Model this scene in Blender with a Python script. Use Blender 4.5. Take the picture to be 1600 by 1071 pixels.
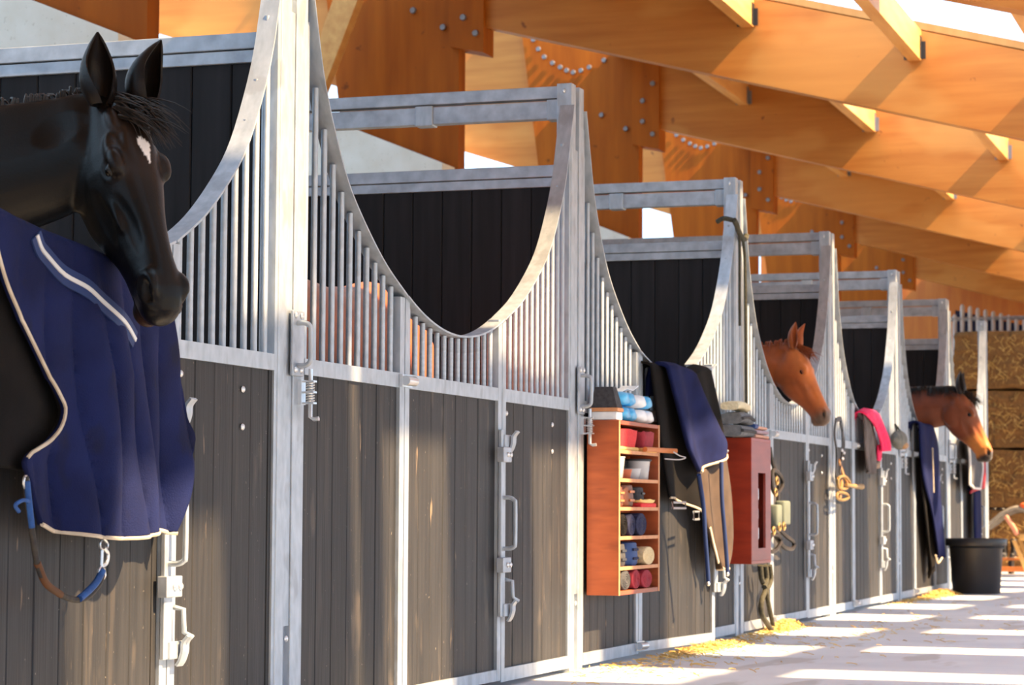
import bpy, bmesh, math, random
from mathutils import Vector, Matrix
random.seed(7)
for o in list(bpy.data.objects): bpy.data.objects.remove(o)
scene = bpy.context.scene
COL = scene.collection

# ---------------------------------------------------------------- camera
F_PX, YAW, PITCH, ROLL = 3725.6, 0.32502, 0.069328, 0.00515
CAM = Vector((0.0, -3.0959, 0.7170))
FW = Vector((math.cos(YAW)*math.cos(PITCH), math.sin(YAW)*math.cos(PITCH), math.sin(PITCH)))
R0 = Vector((math.sin(YAW), -math.cos(YAW), 0)); U0 = R0.cross(FW)
RT = R0*math.cos(ROLL)+U0*math.sin(ROLL); UP = U0*math.cos(ROLL)-R0*math.sin(ROLL)
cam_data = bpy.data.cameras.new('camera'); cam = bpy.data.objects.new('camera', cam_data); COL.objects.link(cam)
cam_data.sensor_width = 36.0; cam_data.lens = F_PX/1600*36
m = Matrix((RT, UP, -FW)).transposed().to_4x4(); m.translation = CAM; cam.matrix_world = m
cam_data.dof.use_dof = True; cam_data.dof.focus_distance = 7.8; cam_data.dof.aperture_fstop = 7.5
cam_data.clip_end = 400
scene.camera = cam
# ---------------------------------------------------------------- sky, sun, exposure
world = bpy.data.worlds.new('World'); scene.world = world; world.use_nodes = True
bgn = world.node_tree.nodes['Background']; bgn.inputs[0].default_value = (0.53, 0.76, 1.0, 1); bgn.inputs[1].default_value = 2.6
SUN_DIR = Vector((0.10, 1.0, -1.02)).normalized()
sd = bpy.data.lights.new('sun', 'SUN'); sd.energy = 23.0; sd.angle = 0.022; sd.color = (1.0, 0.68, 0.36)
so = bpy.data.objects.new('sun', sd); COL.objects.link(so); so.location = (0, -10, 12)
so.rotation_euler = SUN_DIR.to_track_quat('-Z', 'Y').to_euler()
scene.view_settings.view_transform = 'Standard'; scene.view_settings.look = 'None'
scene.view_settings.gamma = 1.0; scene.view_settings.use_curve_mapping = False
scene.view_settings.exposure = 0.0

# ---------------------------------------------------------------- helpers
def lerp(a, b, t): return a+(b-a)*t
def interp(pts, x):
    if x <= pts[0][0]: return pts[0][1]
    for (a, b), (c, d) in zip(pts, pts[1:]):
        if x <= c: return lerp(b, d, (x-a)/(c-a))
    return pts[-1][1]
def smooth(pts, x):                                   # Catmull-Rom through (x, y) pairs
    n = len(pts)
    if x <= pts[0][0]: return pts[0][1]
    if x >= pts[-1][0]: return pts[-1][1]
    for i in range(n-1):
        if x <= pts[i+1][0]:
            x0, y0 = pts[i]; x1, y1 = pts[i+1]; t = (x-x0)/(x1-x0); h = x1-x0
            m0 = (y1-pts[i-1][1])/(x1-pts[i-1][0]) if i > 0 else (y1-y0)/h
            m1 = (pts[i+2][1]-y0)/(pts[i+2][0]-x0) if i < n-2 else (y1-y0)/h
            return (2*t**3-3*t**2+1)*y0+(t**3-2*t*t+t)*h*m0+(-2*t**3+3*t*t)*y1+(t**3-t*t)*h*m1
def catmull(P, n=8, closed=False):
    P = [Vector(p) for p in P]; out = []; N = len(P); rng = N if closed else N-1
    for i in range(rng):
        p1, p2 = P[i], P[(i+1) % N]
        p0 = P[i-1] if (i > 0 or closed) else p1*2-p2
        p3 = P[(i+2) % N] if (i+2 < N or closed) else p2*2-p1
        for k in range(n):
            t = k/n
            out.append(0.5*((2*p1)+(p2-p0)*t+(2*p0-5*p1+4*p2-p3)*t*t+(3*p1-p0-3*p2+p3)*t**3))
    if not closed: out.append(P[-1])
    return out
class MB:
    def __init__(self): self.v = []; self.f = []
    def add(self, vs, fs):
        b = len(self.v); self.v += [tuple(v) for v in vs]; self.f += [tuple(i+b for i in f) for f in fs]; return self
    def box(self, x0, x1, y0, y1, z0, z1):
        return self.add([(x0,y0,z0),(x1,y0,z0),(x1,y1,z0),(x0,y1,z0),(x0,y0,z1),(x1,y0,z1),(x1,y1,z1),(x0,y1,z1)],
            [(0,3,2,1),(4,5,6,7),(0,1,5,4),(1,2,6,5),(2,3,7,6),(3,0,4,7)])
    def bbox(self, x0, x1, y0, y1, z0, z1, b=0.004):    # box with chamfered edges
        bm = bmesh.new(); bmesh.ops.create_cube(bm, size=1)
        for v in bm.verts: v.co = Vector((lerp(x0,x1,v.co.x+.5), lerp(y0,y1,v.co.y+.5), lerp(z0,z1,v.co.z+.5)))
        bmesh.ops.bevel(bm, geom=list(bm.edges), offset=b, segments=2, affect='EDGES', profile=0.5)
        bm.verts.index_update(); self.add([v.co for v in bm.verts], [[v.index for v in f.verts] for f in bm.faces]); bm.free(); return self
    def prism(self, poly, axis, a, b):                  # poly: 2D points, extruded along axis from a to b
        def P(p, t):
            return {'x': (t,p[0],p[1]), 'y': (p[0],t,p[1]), 'z': (p[0],p[1],t)}[axis]
        n = len(poly); vs = [P(p, a) for p in poly]+[P(p, b) for p in poly]
        fs = [tuple(range(n-1,-1,-1)), tuple(range(n,2*n))]+[(i,(i+1)%n,n+(i+1)%n,n+i) for i in range(n)]
        return self.add(vs, fs)
    def tube(self, path, r, n=8, cap=True, closed=False):
        P = [Vector(p) for p in path]; N = len(P); rings = []; up = None
        for i, p in enumerate(P):
            if closed: t = P[(i+1) % N]-P[i-1]
            else: t = P[min(i+1, N-1)]-P[max(i-1, 0)]
            t.normalize()
            if up is None: up = Vector((0,0,1)) if abs(t.z) < .9 else Vector((0,1,0))
            s = t.cross(up)
            if s.length < 1e-5: s = t.cross(Vector((1,0,0)))
            s.normalize(); up = s.cross(t).normalized()
            rr = r[i] if isinstance(r, (list, tuple)) else r
            rings.append([p+(s*math.cos(2*math.pi*k/n)+up*math.sin(2*math.pi*k/n))*rr for k in range(n)])
        vs = [v for ring in rings for v in ring]; fs = []
        for i in range(N if closed else N-1):
            j = (i+1) % N
            for k in range(n): fs.append((i*n+k, i*n+(k+1)%n, j*n+(k+1)%n, j*n+k))
        if cap and not closed: fs += [tuple(range(n-1,-1,-1)), tuple((N-1)*n+k for k in range(n))]
        return self.add(vs, fs)
    def ribbon(self, path, w, t, side=(0,1,0)):         # flat strap: width along side, thickness across
        P = [Vector(p) for p in path]; N = len(P); S = Vector(side).normalized(); vs = []; fs = []
        for i, p in enumerate(P):
            d = (P[min(i+1,N-1)]-P[max(i-1,0)]).normalized(); nn = d.cross(S).normalized()
            ww = w[i] if isinstance(w, (list, tuple)) else w
            for a, b in ((-.5,-.5),(.5,-.5),(.5,.5),(-.5,.5)): vs.append(p+S*a*ww+nn*b*t)
        for i in range(N-1):
            for k in range(4): fs.append((i*4+k, i*4+(k+1)%4, (i+1)*4+(k+1)%4, (i+1)*4+k))
        fs += [(3,2,1,0), tuple((N-1)*4+k for k in range(4))]
        return self.add(vs, fs)
    def ellip(self, c, r, M=None, nu=14, nv=9):
        vs = []; fs = []; c = Vector(c)
        for j in range(1, nv):
            th = math.pi*j/nv
            for i in range(nu):
                ph = 2*math.pi*i/nu; q = Vector((math.sin(th)*math.cos(ph)*r[0], math.sin(th)*math.sin(ph)*r[1], math.cos(th)*r[2]))
                vs.append(c+(M@q if M else q))
        a = Vector((0,0,r[2])); vs += [c+(M@a if M else a), c-(M@a if M else a)]; T = len(vs)-2
        for j in range(nv-2):
            for i in range(nu): fs.append((j*nu+i, (j+1)*nu+i, (j+1)*nu+(i+1)%nu, j*nu+(i+1)%nu))
        for i in range(nu):
            fs.append((T, i, (i+1)%nu)); fs.append((T+1, (nv-2)*nu+(i+1)%nu, (nv-2)*nu+i))
        return self.add(vs, fs)
    def lathe(self, prof, n=24, c=(0,0,0)):             # prof: (r, z)
        vs = []; fs = []
        for r, z in prof:
            for k in range(n): vs.append((c[0]+r*math.cos(2*math.pi*k/n), c[1]+r*math.sin(2*math.pi*k/n), c[2]+z))
        for i in range(len(prof)-1):
            for k in range(n): fs.append((i*n+k, i*n+(k+1)%n, (i+1)*n+(k+1)%n, (i+1)*n+k))
        fs.append(tuple(range(n-1,-1,-1))); fs.append(tuple((len(prof)-1)*n+k for k in range(n)))
        return self.add(vs, fs)
    def loft(self, rings, cap=True):
        n = len(rings[0]); b = [v for r in rings for v in r]; fs = []
        for i in range(len(rings)-1):
            for k in range(n): fs.append((i*n+k, i*n+(k+1)%n, (i+1)*n+(k+1)%n, (i+1)*n+k))
        if cap: fs += [tuple(range(n-1,-1,-1)), tuple((len(rings)-1)*n+k for k in range(n))]
        return self.add(b, fs)
    def mesh(self, name, mat=None, sm=False):
        me = bpy.data.meshes.new(name); me.from_pydata(self.v, [], self.f)
        bm = bmesh.new(); bm.from_mesh(me); bmesh.ops.recalc_face_normals(bm, faces=bm.faces); bm.to_mesh(me); bm.free()
        if mat: me.materials.append(mat)
        if sm:
            me.polygons.foreach_set('use_smooth', [True]*len(me.polygons)); me.set_sharp_from_angle(angle=math.radians(55))
        me.update(); return me
    def build(self, name, mat, parent=None, sm=False):
        return link(name, self.mesh(name, mat, sm), parent)
def link(name, me, parent=None, loc=None):
    o = bpy.data.objects.new(name, me); COL.objects.link(o)
    if parent: o.parent = parent
    if loc: o.location = loc
    return o
def tag(o, label=None, cat=None, group=None, kind=None):
    if label: o['label'] = label
    if cat: o['category'] = cat
    if group: o['group'] = group
    if kind: o['kind'] = kind
    return o
def thing(name, loc, label, cat, group=None):
    o = bpy.data.objects.new(name, None); COL.objects.link(o); o.location = loc; o.empty_display_size = .1
    return tag(o, label, cat, group)
def local(root):                                        # parts are modelled in world coordinates, then parented in place
    inv = Matrix.Translation(root.location).inverted()
    for c in root.children: c.matrix_parent_inverse = inv
def solid(o, t, off=0):
    md = o.modifiers.new('s', 'SOLIDIFY'); md.thickness = t; md.offset = off
def subsurf(o, n=1):
    md = o.modifiers.new('ss', 'SUBSURF'); md.levels = n; md.render_levels = n
def bevelmod(o, w, n=2):
    md = o.modifiers.new('b', 'BEVEL'); md.width = w; md.segments = n; md.limit_method = 'ANGLE'

# ---------------------------------------------------------------- materials
def srgb(r, g, b):
    f = lambda c: (c/255/12.92) if c/255 <= .04045 else ((c/255+.055)/1.055)**2.4
    return (f(r), f(g), f(b), 1)
MATS = {}
def mat(name, c1, c2=None, rough=.5, metal=0.0, scale=(8,8,8), det=4, bump=0.0, bscale=None, spots=None, lo=.3, hi=.7, coat=0, sheen=0, spec=.5, coords='Object', trans=0, alpha=1, emit=None):
    if name in MATS: return MATS[name]
    m = bpy.data.materials.new(name); m.use_nodes = True; MATS[name] = m
    nt = m.node_tree; N = nt.nodes; L = nt.links; b = N['Principled BSDF']
    b.inputs['Roughness'].default_value = rough; b.inputs['Metallic'].default_value = metal
    b.inputs['Coat Weight'].default_value = coat; b.inputs['Specular IOR Level'].default_value = spec; b.inputs['Sheen Weight'].default_value = sheen
    b.inputs['Transmission Weight'].default_value = trans; b.inputs['Alpha'].default_value = alpha
    tc = N.new('ShaderNodeTexCoord'); mp = N.new('ShaderNodeMapping'); mp.inputs['Scale'].default_value = scale
    if coords == 'World':
        geo = N.new('ShaderNodeNewGeometry'); CO = geo.outputs['Position']
    else: CO = tc.outputs[coords]
    L.new(CO, mp.inputs[0])
    nz = N.new('ShaderNodeTexNoise'); nz.inputs['Scale'].default_value = 1; nz.inputs['Detail'].default_value = det; L.new(mp.outputs[0], nz.inputs['Vector'])
    rp = N.new('ShaderNodeValToRGB'); rp.color_ramp.elements[0].position = lo; rp.color_ramp.elements[1].position = hi
    rp.color_ramp.elements[0].color = c1; rp.color_ramp.elements[1].color = c2 or c1
    L.new(nz.outputs['Fac'], rp.inputs[0]); col = rp.outputs[0]
    if spots:                                           # (colour, scale, threshold, strength)
        for (sc, ss, th, st) in spots:
            mp2 = N.new('ShaderNodeMapping'); mp2.inputs['Scale'].default_value = ss; L.new(CO, mp2.inputs[0])
            n2 = N.new('ShaderNodeTexNoise'); n2.inputs['Scale'].default_value = 1; n2.inputs['Detail'].default_value = 3; L.new(mp2.outputs[0], n2.inputs['Vector'])
            r2 = N.new('ShaderNodeMapRange'); r2.inputs[1].default_value = th; r2.inputs[2].default_value = th+.06; r2.inputs[4].default_value = st
            L.new(n2.outputs['Fac'], r2.inputs[0])
            mx = N.new('ShaderNodeMixRGB'); mx.inputs[2].default_value = sc; L.new(r2.outputs[0], mx.inputs[0]); L.new(col, mx.inputs[1]); col = mx.outputs[0]
    if coords == 'World':
        oi = N.new('ShaderNodeObjectInfo'); mr = N.new('ShaderNodeMapRange'); mr.inputs[3].default_value = .82; mr.inputs[4].default_value = 1.18; L.new(oi.outputs['Random'], mr.inputs[0])
        sc_ = N.new('ShaderNodeVectorMath'); sc_.operation = 'SCALE'; L.new(col, sc_.inputs[0]); L.new(mr.outputs[0], sc_.inputs['Scale']); col = sc_.outputs[0]
    L.new(col, b.inputs['Base Color'])
    if emit:
        b.inputs['Emission Color'].default_value = emit[0]; b.inputs['Emission Strength'].default_value = emit[1]
    if bump:
        bp = N.new('ShaderNodeBump'); bp.inputs['Strength'].default_value = bump; bp.inputs['Distance'].default_value = .01
        if bscale:
            mp3 = N.new('ShaderNodeMapping'); mp3.inputs['Scale'].default_value = bscale; L.new(CO, mp3.inputs[0])
            n3 = N.new('ShaderNodeTexNoise'); n3.inputs['Scale'].default_value = 1; n3.inputs['Detail'].default_value = 4; L.new(mp3.outputs[0], n3.inputs['Vector'])
            L.new(n3.outputs['Fac'], bp.inputs['Height'])
        else: L.new(nz.outputs['Fac'], bp.inputs['Height'])
        L.new(bp.outputs[0], b.inputs['Normal'])
    return m
GALV = mat('galvanised_steel', srgb(162,172,183), srgb(186,195,205), .55, .7, (30,30,12), 6, .05, spots=[(srgb(150,155,162), (9,9,5), .58, .5)])
GALV_D = mat('galvanised_steel_mottled', srgb(154,162,173), srgb(188,197,208), .55, .7, (14,14,14), 6, .05)
ZINC = mat('bright_zinc', srgb(190,196,202), srgb(215,218,222), .28, .7, (20,20,20))
BOARD = mat('dark_composite_board', srgb(36,37,40), srgb(53,53,55), .55, 0, (42,42,1.6), 6, .15, (160,160,4),
            spots=[(srgb(80,74,68), (38,38,2.2), .60, .35), (srgb(170,160,146), (110,110,60), .72, .6), (srgb(150,130,108), (26,26,5), .715, .55), (srgb(110,100,90), (6,6,2.2), .64, .3)], spec=.25, coords='World')
PLANK = mat('black_partition_plank', srgb(24,24,28), srgb(36,36,40), .6, 0, (30,30,2), 5, .1, spec=.2, coords='World')
PLY_H = mat('plywood_along', srgb(180,108,36), srgb(200,130,54), .5, 0, (3,1.2,14), 6, .03, spots=[(srgb(120,60,20), (9,9,9), .70, .8), (srgb(212,150,76), (1.2,.6,1.2), .55, .5)])
PLY_V = mat('plywood_upright', srgb(146,72,4), srgb(170,90,12), .6, 0, (9,9,1.0), 6, .03, spots=[(srgb(90,42,10), (8,8,8), .70, .7)], spec=.2)
TIMBER = mat('pale_timber', srgb(204,142,76), srgb(224,168,98), .55, 0, (2,14,14), 5, .03)
CONC_W = mat('white_concrete', srgb(236,230,220), srgb(246,242,236), .8, 0, (6,6,6), 6, .1, spots=[(srgb(190,182,170), (40,40,40), .66, .5)])
FLOORM = mat('pale_concrete_floor', srgb(206,210,218), srgb(224,227,232), .75, 0, (2.2,2.2,2.2), 8, .08, (60,60,60), spots=[(srgb(165,158,148), (1.0,3.5,1), .58, .5), (srgb(150,140,125), (30,30,30), .70, .6)])
BOLT = mat('grey_bolt', srgb(120,122,130), srgb(140,142,150), .4, .6)
BLACKP = mat('black_plastic', srgb(30,30,32), srgb(44,44,46), .42, 0, (4,4,4), 4, .03)
RUBBER = mat('black_rubber', srgb(18,18,18), srgb(28,28,28), .6)

# ================================================================ SETTING
tag(MB().box(-24, 60, -6.7, 3.5, -.3, 0).build('floor', FLOORM), kind='structure')
YARD = mat('darkened_ground', srgb(58,66,44), srgb(78,86,58), .95, 0, (.6,.6,.6), 6)  # unseen ground outside, made dark to limit warm bounce into the stable
tag(MB().box(-120, 260, -150, -6.7, -.4, -.04).build('floor_yard', YARD), kind='structure')
tag(MB().box(-120, 260, 3.5, 120, -.4, -.04).build('floor_meadow', YARD), kind='structure')

FR = [7.3+5.6*i for i in range(8)]; FR = [x+.05 for x in FR]      # timber portal frames along the row
YC = 3.4
def under(y): return 4.715+.2585*(y-3.385)                        # rafter underside
DEP = .69
def top(y): return under(y)+DEP
PURL_Y = [2.50, 1.17, -.17, -1.32, -2.55, -4.05, -5.50]
# mostly unseen roof deck, its open skylights laid out to throw the sun patches
def deck_cells():
    mb = MB(); y_edges = [3.9]+PURL_Y+[-6.6]
    def cell(x0, x1, ya, yb):
        za, zb = top(ya)+.01, top(yb)+.01
        mb.add([(x0,ya,za),(x1,ya,za),(x1,yb,zb),(x0,yb,zb),(x0,ya,za+.06),(x1,ya,za+.06),(x1,yb,zb+.06),(x0,yb,zb+.06)],
               [(0,1,2,3),(7,6,5,4),(0,4,5,1),(1,5,6,2),(2,6,7,3),(3,7,4,0)])
    X0, X1 = -22.0, 48.0
    per = 5.6/3
    for i in range(len(y_edges)-1):
        ya, yb = y_edges[i], y_edges[i+1]
        holes = []
        if i in (2, 3): holes = [(x-1.9, x) for x in FR]                                # beside each frame
        elif i == 4: holes = [(-1.2,-.5),(1.0,1.7),(2.9,3.6),(4.0,4.6)]+[(a-.26, b-.26) for a, b in ((6.62,7.2),(8.95,9.85),(10.55,11.1),(12.15,12.95),(13.3,13.7),(14.75,15.1),(16.1,16.6),(17.2,17.7),(18.4,18.9),(20.3,20.9),(21.5,22),(23.2,24),(25.5,26.3),(28,29),(31,32),(35,36))]
        elif i == 5: holes = [(5.73+1.97*k-.47, 5.73+1.97*k+.47) for k in range(-2, 16)]
        elif i == 6: holes = [(6.1+1.97*k-.26, 6.1+1.97*k+.26) for k in range(0, 16)]
        if i == 5: cell(5.73-.47, 5.73+.47, ya, -3.02)                                      # unseen cover added to keep sun off the black horse's nose and rug
        cur = X0
        for a, b in sorted(holes):
            if b < X0 or a > X1: continue
            if a > cur: cell(cur, a, ya, yb)
            cur = max(cur, b)
        if cur < X1: cell(cur, X1, ya, yb)
    return mb
WALLP = mat('plywood_end_wall', srgb(178,92,24), srgb(196,112,36), .6, 0, (1.2,9,1.0), 5)
tag(MB().box(47.2, 47.5, -6.5, 3.6, 0, 5.4).build('wall_end', WALLP), kind='structure')
tag(MB().box(47.2, 47.5, 3.6, 7.5, 0, 8).build('wall_end_back', WALLP), kind='structure')
DECK = mat('roof_deck_boards', srgb(190,140,80), srgb(205,155,95), .7, 0, (2,12,2))
tag(deck_cells().build('ceiling', DECK), kind='structure')

tag(MB().box(-8, 47.2, 3.4, 3.5, 0, 2.5).build('wall_back', PLANK), kind='structure')  # unseen back wall, added to keep the stall interiors dark
frame_words = ['nearest timber portal frame, mostly above the black horse', 'timber portal frame behind the stall of the black horse',
  'big orange timber frame whose rafter crosses the top of the picture', 'second orange timber frame with an arc of bolts on its column',
  'third timber frame, rafter above the chestnut horse', 'fourth timber frame, rafter ending above the pink towel',
  'fifth timber frame, far down the row', 'farthest timber frame above the hay bales']
def bolt_disc(mb, x, y, z, r=.03): mb.add([(x, y+r*math.cos(a*math.pi/4), z+r*math.sin(a*math.pi/4)) for a in range(8)]+[(x-.018, y+.8*r*math.cos(a*math.pi/4), z+.8*r*math.sin(a*math.pi/4)) for a in range(8)],
      [tuple(range(8)), tuple(range(15,7,-1))]+[(i,(i+1)%8,8+(i+1)%8,8+i) for i in range(8)])
bolt_mb = MB(); bolt_disc(bolt_mb, 0, 0, 0); bolt_me = bolt_mb.mesh('bolt', BOLT)
COLY = 3.64                                                        # open edge of the column
bolt_pos = [(-.10,4.78),(-.10,4.98)]                               # placeholders replaced below
BLK = [(3.47,4.66),(3.58,4.80),(3.58,5.02),(3.47,5.2),(3.78,4.74),(4.05,4.90)]
ARC = [(4.818,5.756),(4.76,5.65),(4.693,5.56),(4.60,5.49),(4.512,5.439),(4.44,5.40),(4.367,5.375),(4.28,5.39),(4.188,5.421),(4.024,5.488)]
for i, x in enumerate(FR):
    if i == 7: continue
    t = thing('portal_frame', (x, COLY, 0), frame_words[i], 'timber frame', 'timber portal frames')
    MB().prism([(3.62,under(3.62)),(3.62,top(3.62)),(-6.5,top(-6.5)),(-6.5,under(-6.5))], 'x', x, x+.16).build('rafter', PLY_H, t)
    MB().prism([(COLY,3.30),(COLY,6.2),(5.0,6.2),(4.706,4.0),(4.5,3.6),(4.2,3.3)], 'x', x+.01, x+.17).build('column', PLY_V, t)
    MB().prism([(3.40,4.494),(3.40,5.52),(3.70,5.60),(3.70,4.560)], 'x', x-.06, x+.2).build('gusset_block', PLY_V, t)
    ye = 7.4 if i < 3 else 6.0; up_ = .0 if i < 4 else .22
    MB().prism([(4.5,4.22+up_),(4.5,6.6),(ye,6.6+.29*(ye-4.5)),(ye,4.22+up_+.328*(ye-4.5))], 'x', x+.08, x+.2).build('outer_rafter', PLY_H, t)
    for y, z in BLK: link('bolt', bolt_me, t, (x-.06 if y < 3.70 else x, y, z))
    for y, z in ARC: link('bolt', bolt_me, t, (x, y, z))
    local(t)
    if i < 6:
        b = MB().prism([(3.66,0),(3.66,3.545),(4.62,3.935),(9,5.6),(9,0)], 'x', x-.32, x-.02).build('concrete_buttress', CONC_W)
        tag(b, ['white concrete buttress under the nearest timber frame', 'sunlit white concrete buttress with sloping top behind the black horse',
          'white sloping concrete buttress seen above the first empty dark partition', 'second white concrete buttress, behind the stall with the rugs',
          'white concrete buttress behind the chestnut horse, mostly hidden', 'white concrete buttress far behind the pink towel'][i], 'wall')
# purlins hung between the frames
hang = 0
names_p = {}
for j, y in enumerate(PURL_Y):
    for i in range(len(FR)-2):
        x0, x1 = FR[i]+.16, FR[i+1]
        p = thing('roof_purlin', (x0, y, top(y)-.25), 'roof purlin %s the %s bay, %s' % ('crossing', ['nearest','second','third','fourth','fifth','farthest'][i],
              ['closest to the columns','second from the columns','third from the columns','in the middle of the roof','third from the eave','second from the eave','nearest the eave'][j]), 'beam', 'roof purlins')
        zt = top(y)
        MB().box(x0, x1, y-.05, y+.05, zt-.25, zt-.012).build('purlin_beam', TIMBER, p)
        for xa, s in ((x0, 1), (x1, -1)):
            h = MB().box(min(xa+s*.002, xa+s*.01), max(xa+s*.002, xa+s*.01), y-.085, y+.085, zt-.24, zt-.10); h.box(min(xa, xa+s*.08), max(xa, xa+s*.08), y-.054, y-.051, zt-.24, zt-.06)
            h.build('hanger_bracket', BOLT if i != 1 else BLACKP, p)
        local(p)
# slanting timber brace beside the big frame, in the bay behind the first dark partition
bx = FR[2]-.46
br = thing('wind_brace', (bx, 4.85, 4.0), 'pale slanting timber brace leaning against the big frame', 'beam')
MB().prism([(4.90,4.02),(4.72,3.98),(4.20,5.25),(4.42,5.30)], 'x', bx-.06, bx+.06).build('brace_beam', TIMBER, br)
local(br)

# ================================================================ STALL FRONTS
Z_MID0, Z_MID1 = 1.145, 1.197
Z_BOT0, Z_BOT1 = .022, .075
ARCH = [(0,2.50),(.05,2.36),(.12,2.17),(.2,2.03),(.35,1.84),(.5,1.72),(.75,1.575),(1,1.475)]
FD = .045                                                          # frame depth
bar_me = MB().tube([(0,0,0),(0,0,1)], .0105, 10).mesh('bar', GALV, True)
PW = .13
plank_me = MB().prism([(0.0,.004),(.002,.0015),(.004,.0),(PW-.005,0),(PW-.0015,.004),(PW-.0015,.022),(0,.022)], 'z', 0, 1).mesh('plank', BOARD)
part_me = MB().prism([(0,.004),(.004,0),(.136,0),(.14,.004),(.14,.03),(0,.03)], 'z', 0, 1).mesh('plank', PLANK)
scr_me = MB().ellip((0,0,0), (.011,.007,.011), None, 8, 5).mesh('screw', ZINC, True)
def planks(t, x0, x1, z0, z1):
    x = x0
    while x < x1-.012:
        w = min(PW, x1-x)
        o = link('plank', plank_me, t); o.location = (x, .012+random.uniform(-.0015,.0015), z0); o.scale = (w/PW, 1, z1-z0); x += PW
def bars(t, x0, x1, zf):
    n = max(1, round((x1-x0)/.075)); s = (x1-x0)/n
    for k in range(n):
        x = x0+s*(k+.5); o = link('bar', bar_me, t); o.location = (x, .024, Z_MID1-.005); o.scale = (1,1,zf(x)-Z_MID1+.003)
def side_panel(xa, xb, left, label, screws=True):
    """fixed panel between a post and the door; left=True when the post is at its left (xa)"""
    t = thing('front_panel', ((xa+xb)/2, 0, 0), label, 'stable panel', 'fixed stall front panels')
    w = xb-xa
    zf = (lambda x: smooth(ARCH, (x-xa)/w)) if left else (lambda x: smooth(ARCH, (xb-x)/w))
    S = .045
    if left: MB().box(xb-S, xb, 0, FD, Z_BOT0, zf(xb)-.004).build('frame_stile', GALV, t); MB().box(xa, xa+.022, .004, FD-.004, Z_BOT0, zf(xa+.02)-.02).build('post_strip', GALV, t)
    else: MB().box(xa, xa+S, 0, FD, Z_BOT0, zf(xa)-.004).build('frame_stile', GALV, t); MB().box(xb-.022, xb, .004, FD-.004, Z_BOT0, zf(xb-.02)-.02).build('post_strip', GALV, t)
    ia, ib = (xa+.022, xb-S) if left else (xa+S, xb-.022)
    MB().box(ia, ib, .001, FD-.002, Z_MID0, Z_MID1).build('mid_rail', GALV, t)
    MB().box(ia, ib, .001, FD-.002, Z_BOT0, Z_BOT1).build('bottom_rail', GALV, t)
    n = 26
    MB().ribbon([(lerp(xa, xb, k/n), .02, zf(lerp(xa, xb, k/n))) for k in range(n+1)], .066, .007).build('arch_strip', GALV, t, True)
    planks(t, ia, ib, Z_BOT1, Z_MID0); bars(t, ia, ib, lambda x: zf(x)-.004)
    if screws and not left:
        for x, z in ((ia+.03, 1.10), (ib-.22, 1.075), (ib-.22, .96)): link('screw', scr_me, t, (x, .008, z))
    local(t); return t
def latch(t, x):
    """sliding door latch on the closing stile at x (centre)"""
    p = MB().bbox(x-.045, x+.005, -.018, -.003, .285, 1.03, .003).build('latch_plate', GALV, t)
    for z in (.93, .49):
        MB().bbox(x-.062, x+.035, -.034, -.002, z-.03, z+.03, .003).build('latch_guide', GALV_D, p)
        for dx in (-.015, .02): link('bolt', scr_me, p, (x+dx, -.036, z))
    MB().tube(catmull([(x-.02,-.016,.758),(x-.02,-.045,.758),(x-.02,-.063,.748),(x-.02,-.068,.73),(x-.02,-.068,.58),(x-.02,-.063,.563),(x-.02,-.045,.555),(x-.02,-.016,.555)], 5), .0085, 8).build('handle', GALV, p, True)
    for z in (.99, .315):
        MB().bbox(x-.02, x+.06, -.026, -.016, z-.03, z+.02, .003).ribbon(catmull([(x+.045,-.020,z-.05),(x+.045,-.03,z-.035),(x+.045,-.038,z-.01),(x+.045,-.04,z+.015),(x+.045,-.055,z+.035)], 4), .04, .008, (1,.0,0)).build('hook', GALV, p)
    MB().tube([(x+.03,-.01,.43),(x+.03,-.04,.425),(x+.032,-.042,.36),(x+.05,-.06,.345)], .008, 8).build('lever', GALV, p, True)
def hinge(t, x, z):
    MB().tube([(x-.045,-.022,z),(x+.045,-.022,z)], .018, 10).box(x-.05, x+.05, -.012, .0, z-.022, z+.022).build('hinge', ZINC, t, True)
def door(xa, xb, label, ajar=0):
    t = thing('stall_door', (xa, 0, 0), label, 'stable door', 'stall doors')
    w = xb-xa; S = .05; g = .006
    zf = lambda x: 1.37+.105*(abs((x-(xa+xb)/2)/(w/2)))**2
    MB().box(xa+g, xa+S, 0, FD, Z_BOT0+.008, zf(xa)-.004).build('frame_stile', GALV, t)
    MB().box(xb-S, xb-g, 0, FD, Z_BOT0+.008, zf(xb)-.004).build('frame_stile', GALV, t)
    MB().box(xa+S, xb-S, .001, FD-.002, Z_MID0, Z_MID1).build('mid_rail', GALV, t)
    MB().box(xa+S, xb-S, .001, FD-.002, Z_BOT0+.008, Z_BOT1).build('bottom_rail', GALV, t)
    n = 24
    MB().ribbon([(lerp(xa+g, xb-g, k/n), .02, zf(lerp(xa, xb, k/n))) for k in range(n+1)], .066, .007).build('arch_strip', GALV, t, True)
    planks(t, xa+S, xb-S, Z_BOT1, Z_MID0); bars(t, xa+S, xb-S, lambda x: zf(x)-.004)
    latch(t, xb-.012); hinge(t, xa, 1.17); hinge(t, xa, .06)
    local(t)
    if ajar: t.rotation_euler = (0, 0, -math.radians(ajar))
    return t
PWID = .185
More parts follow.
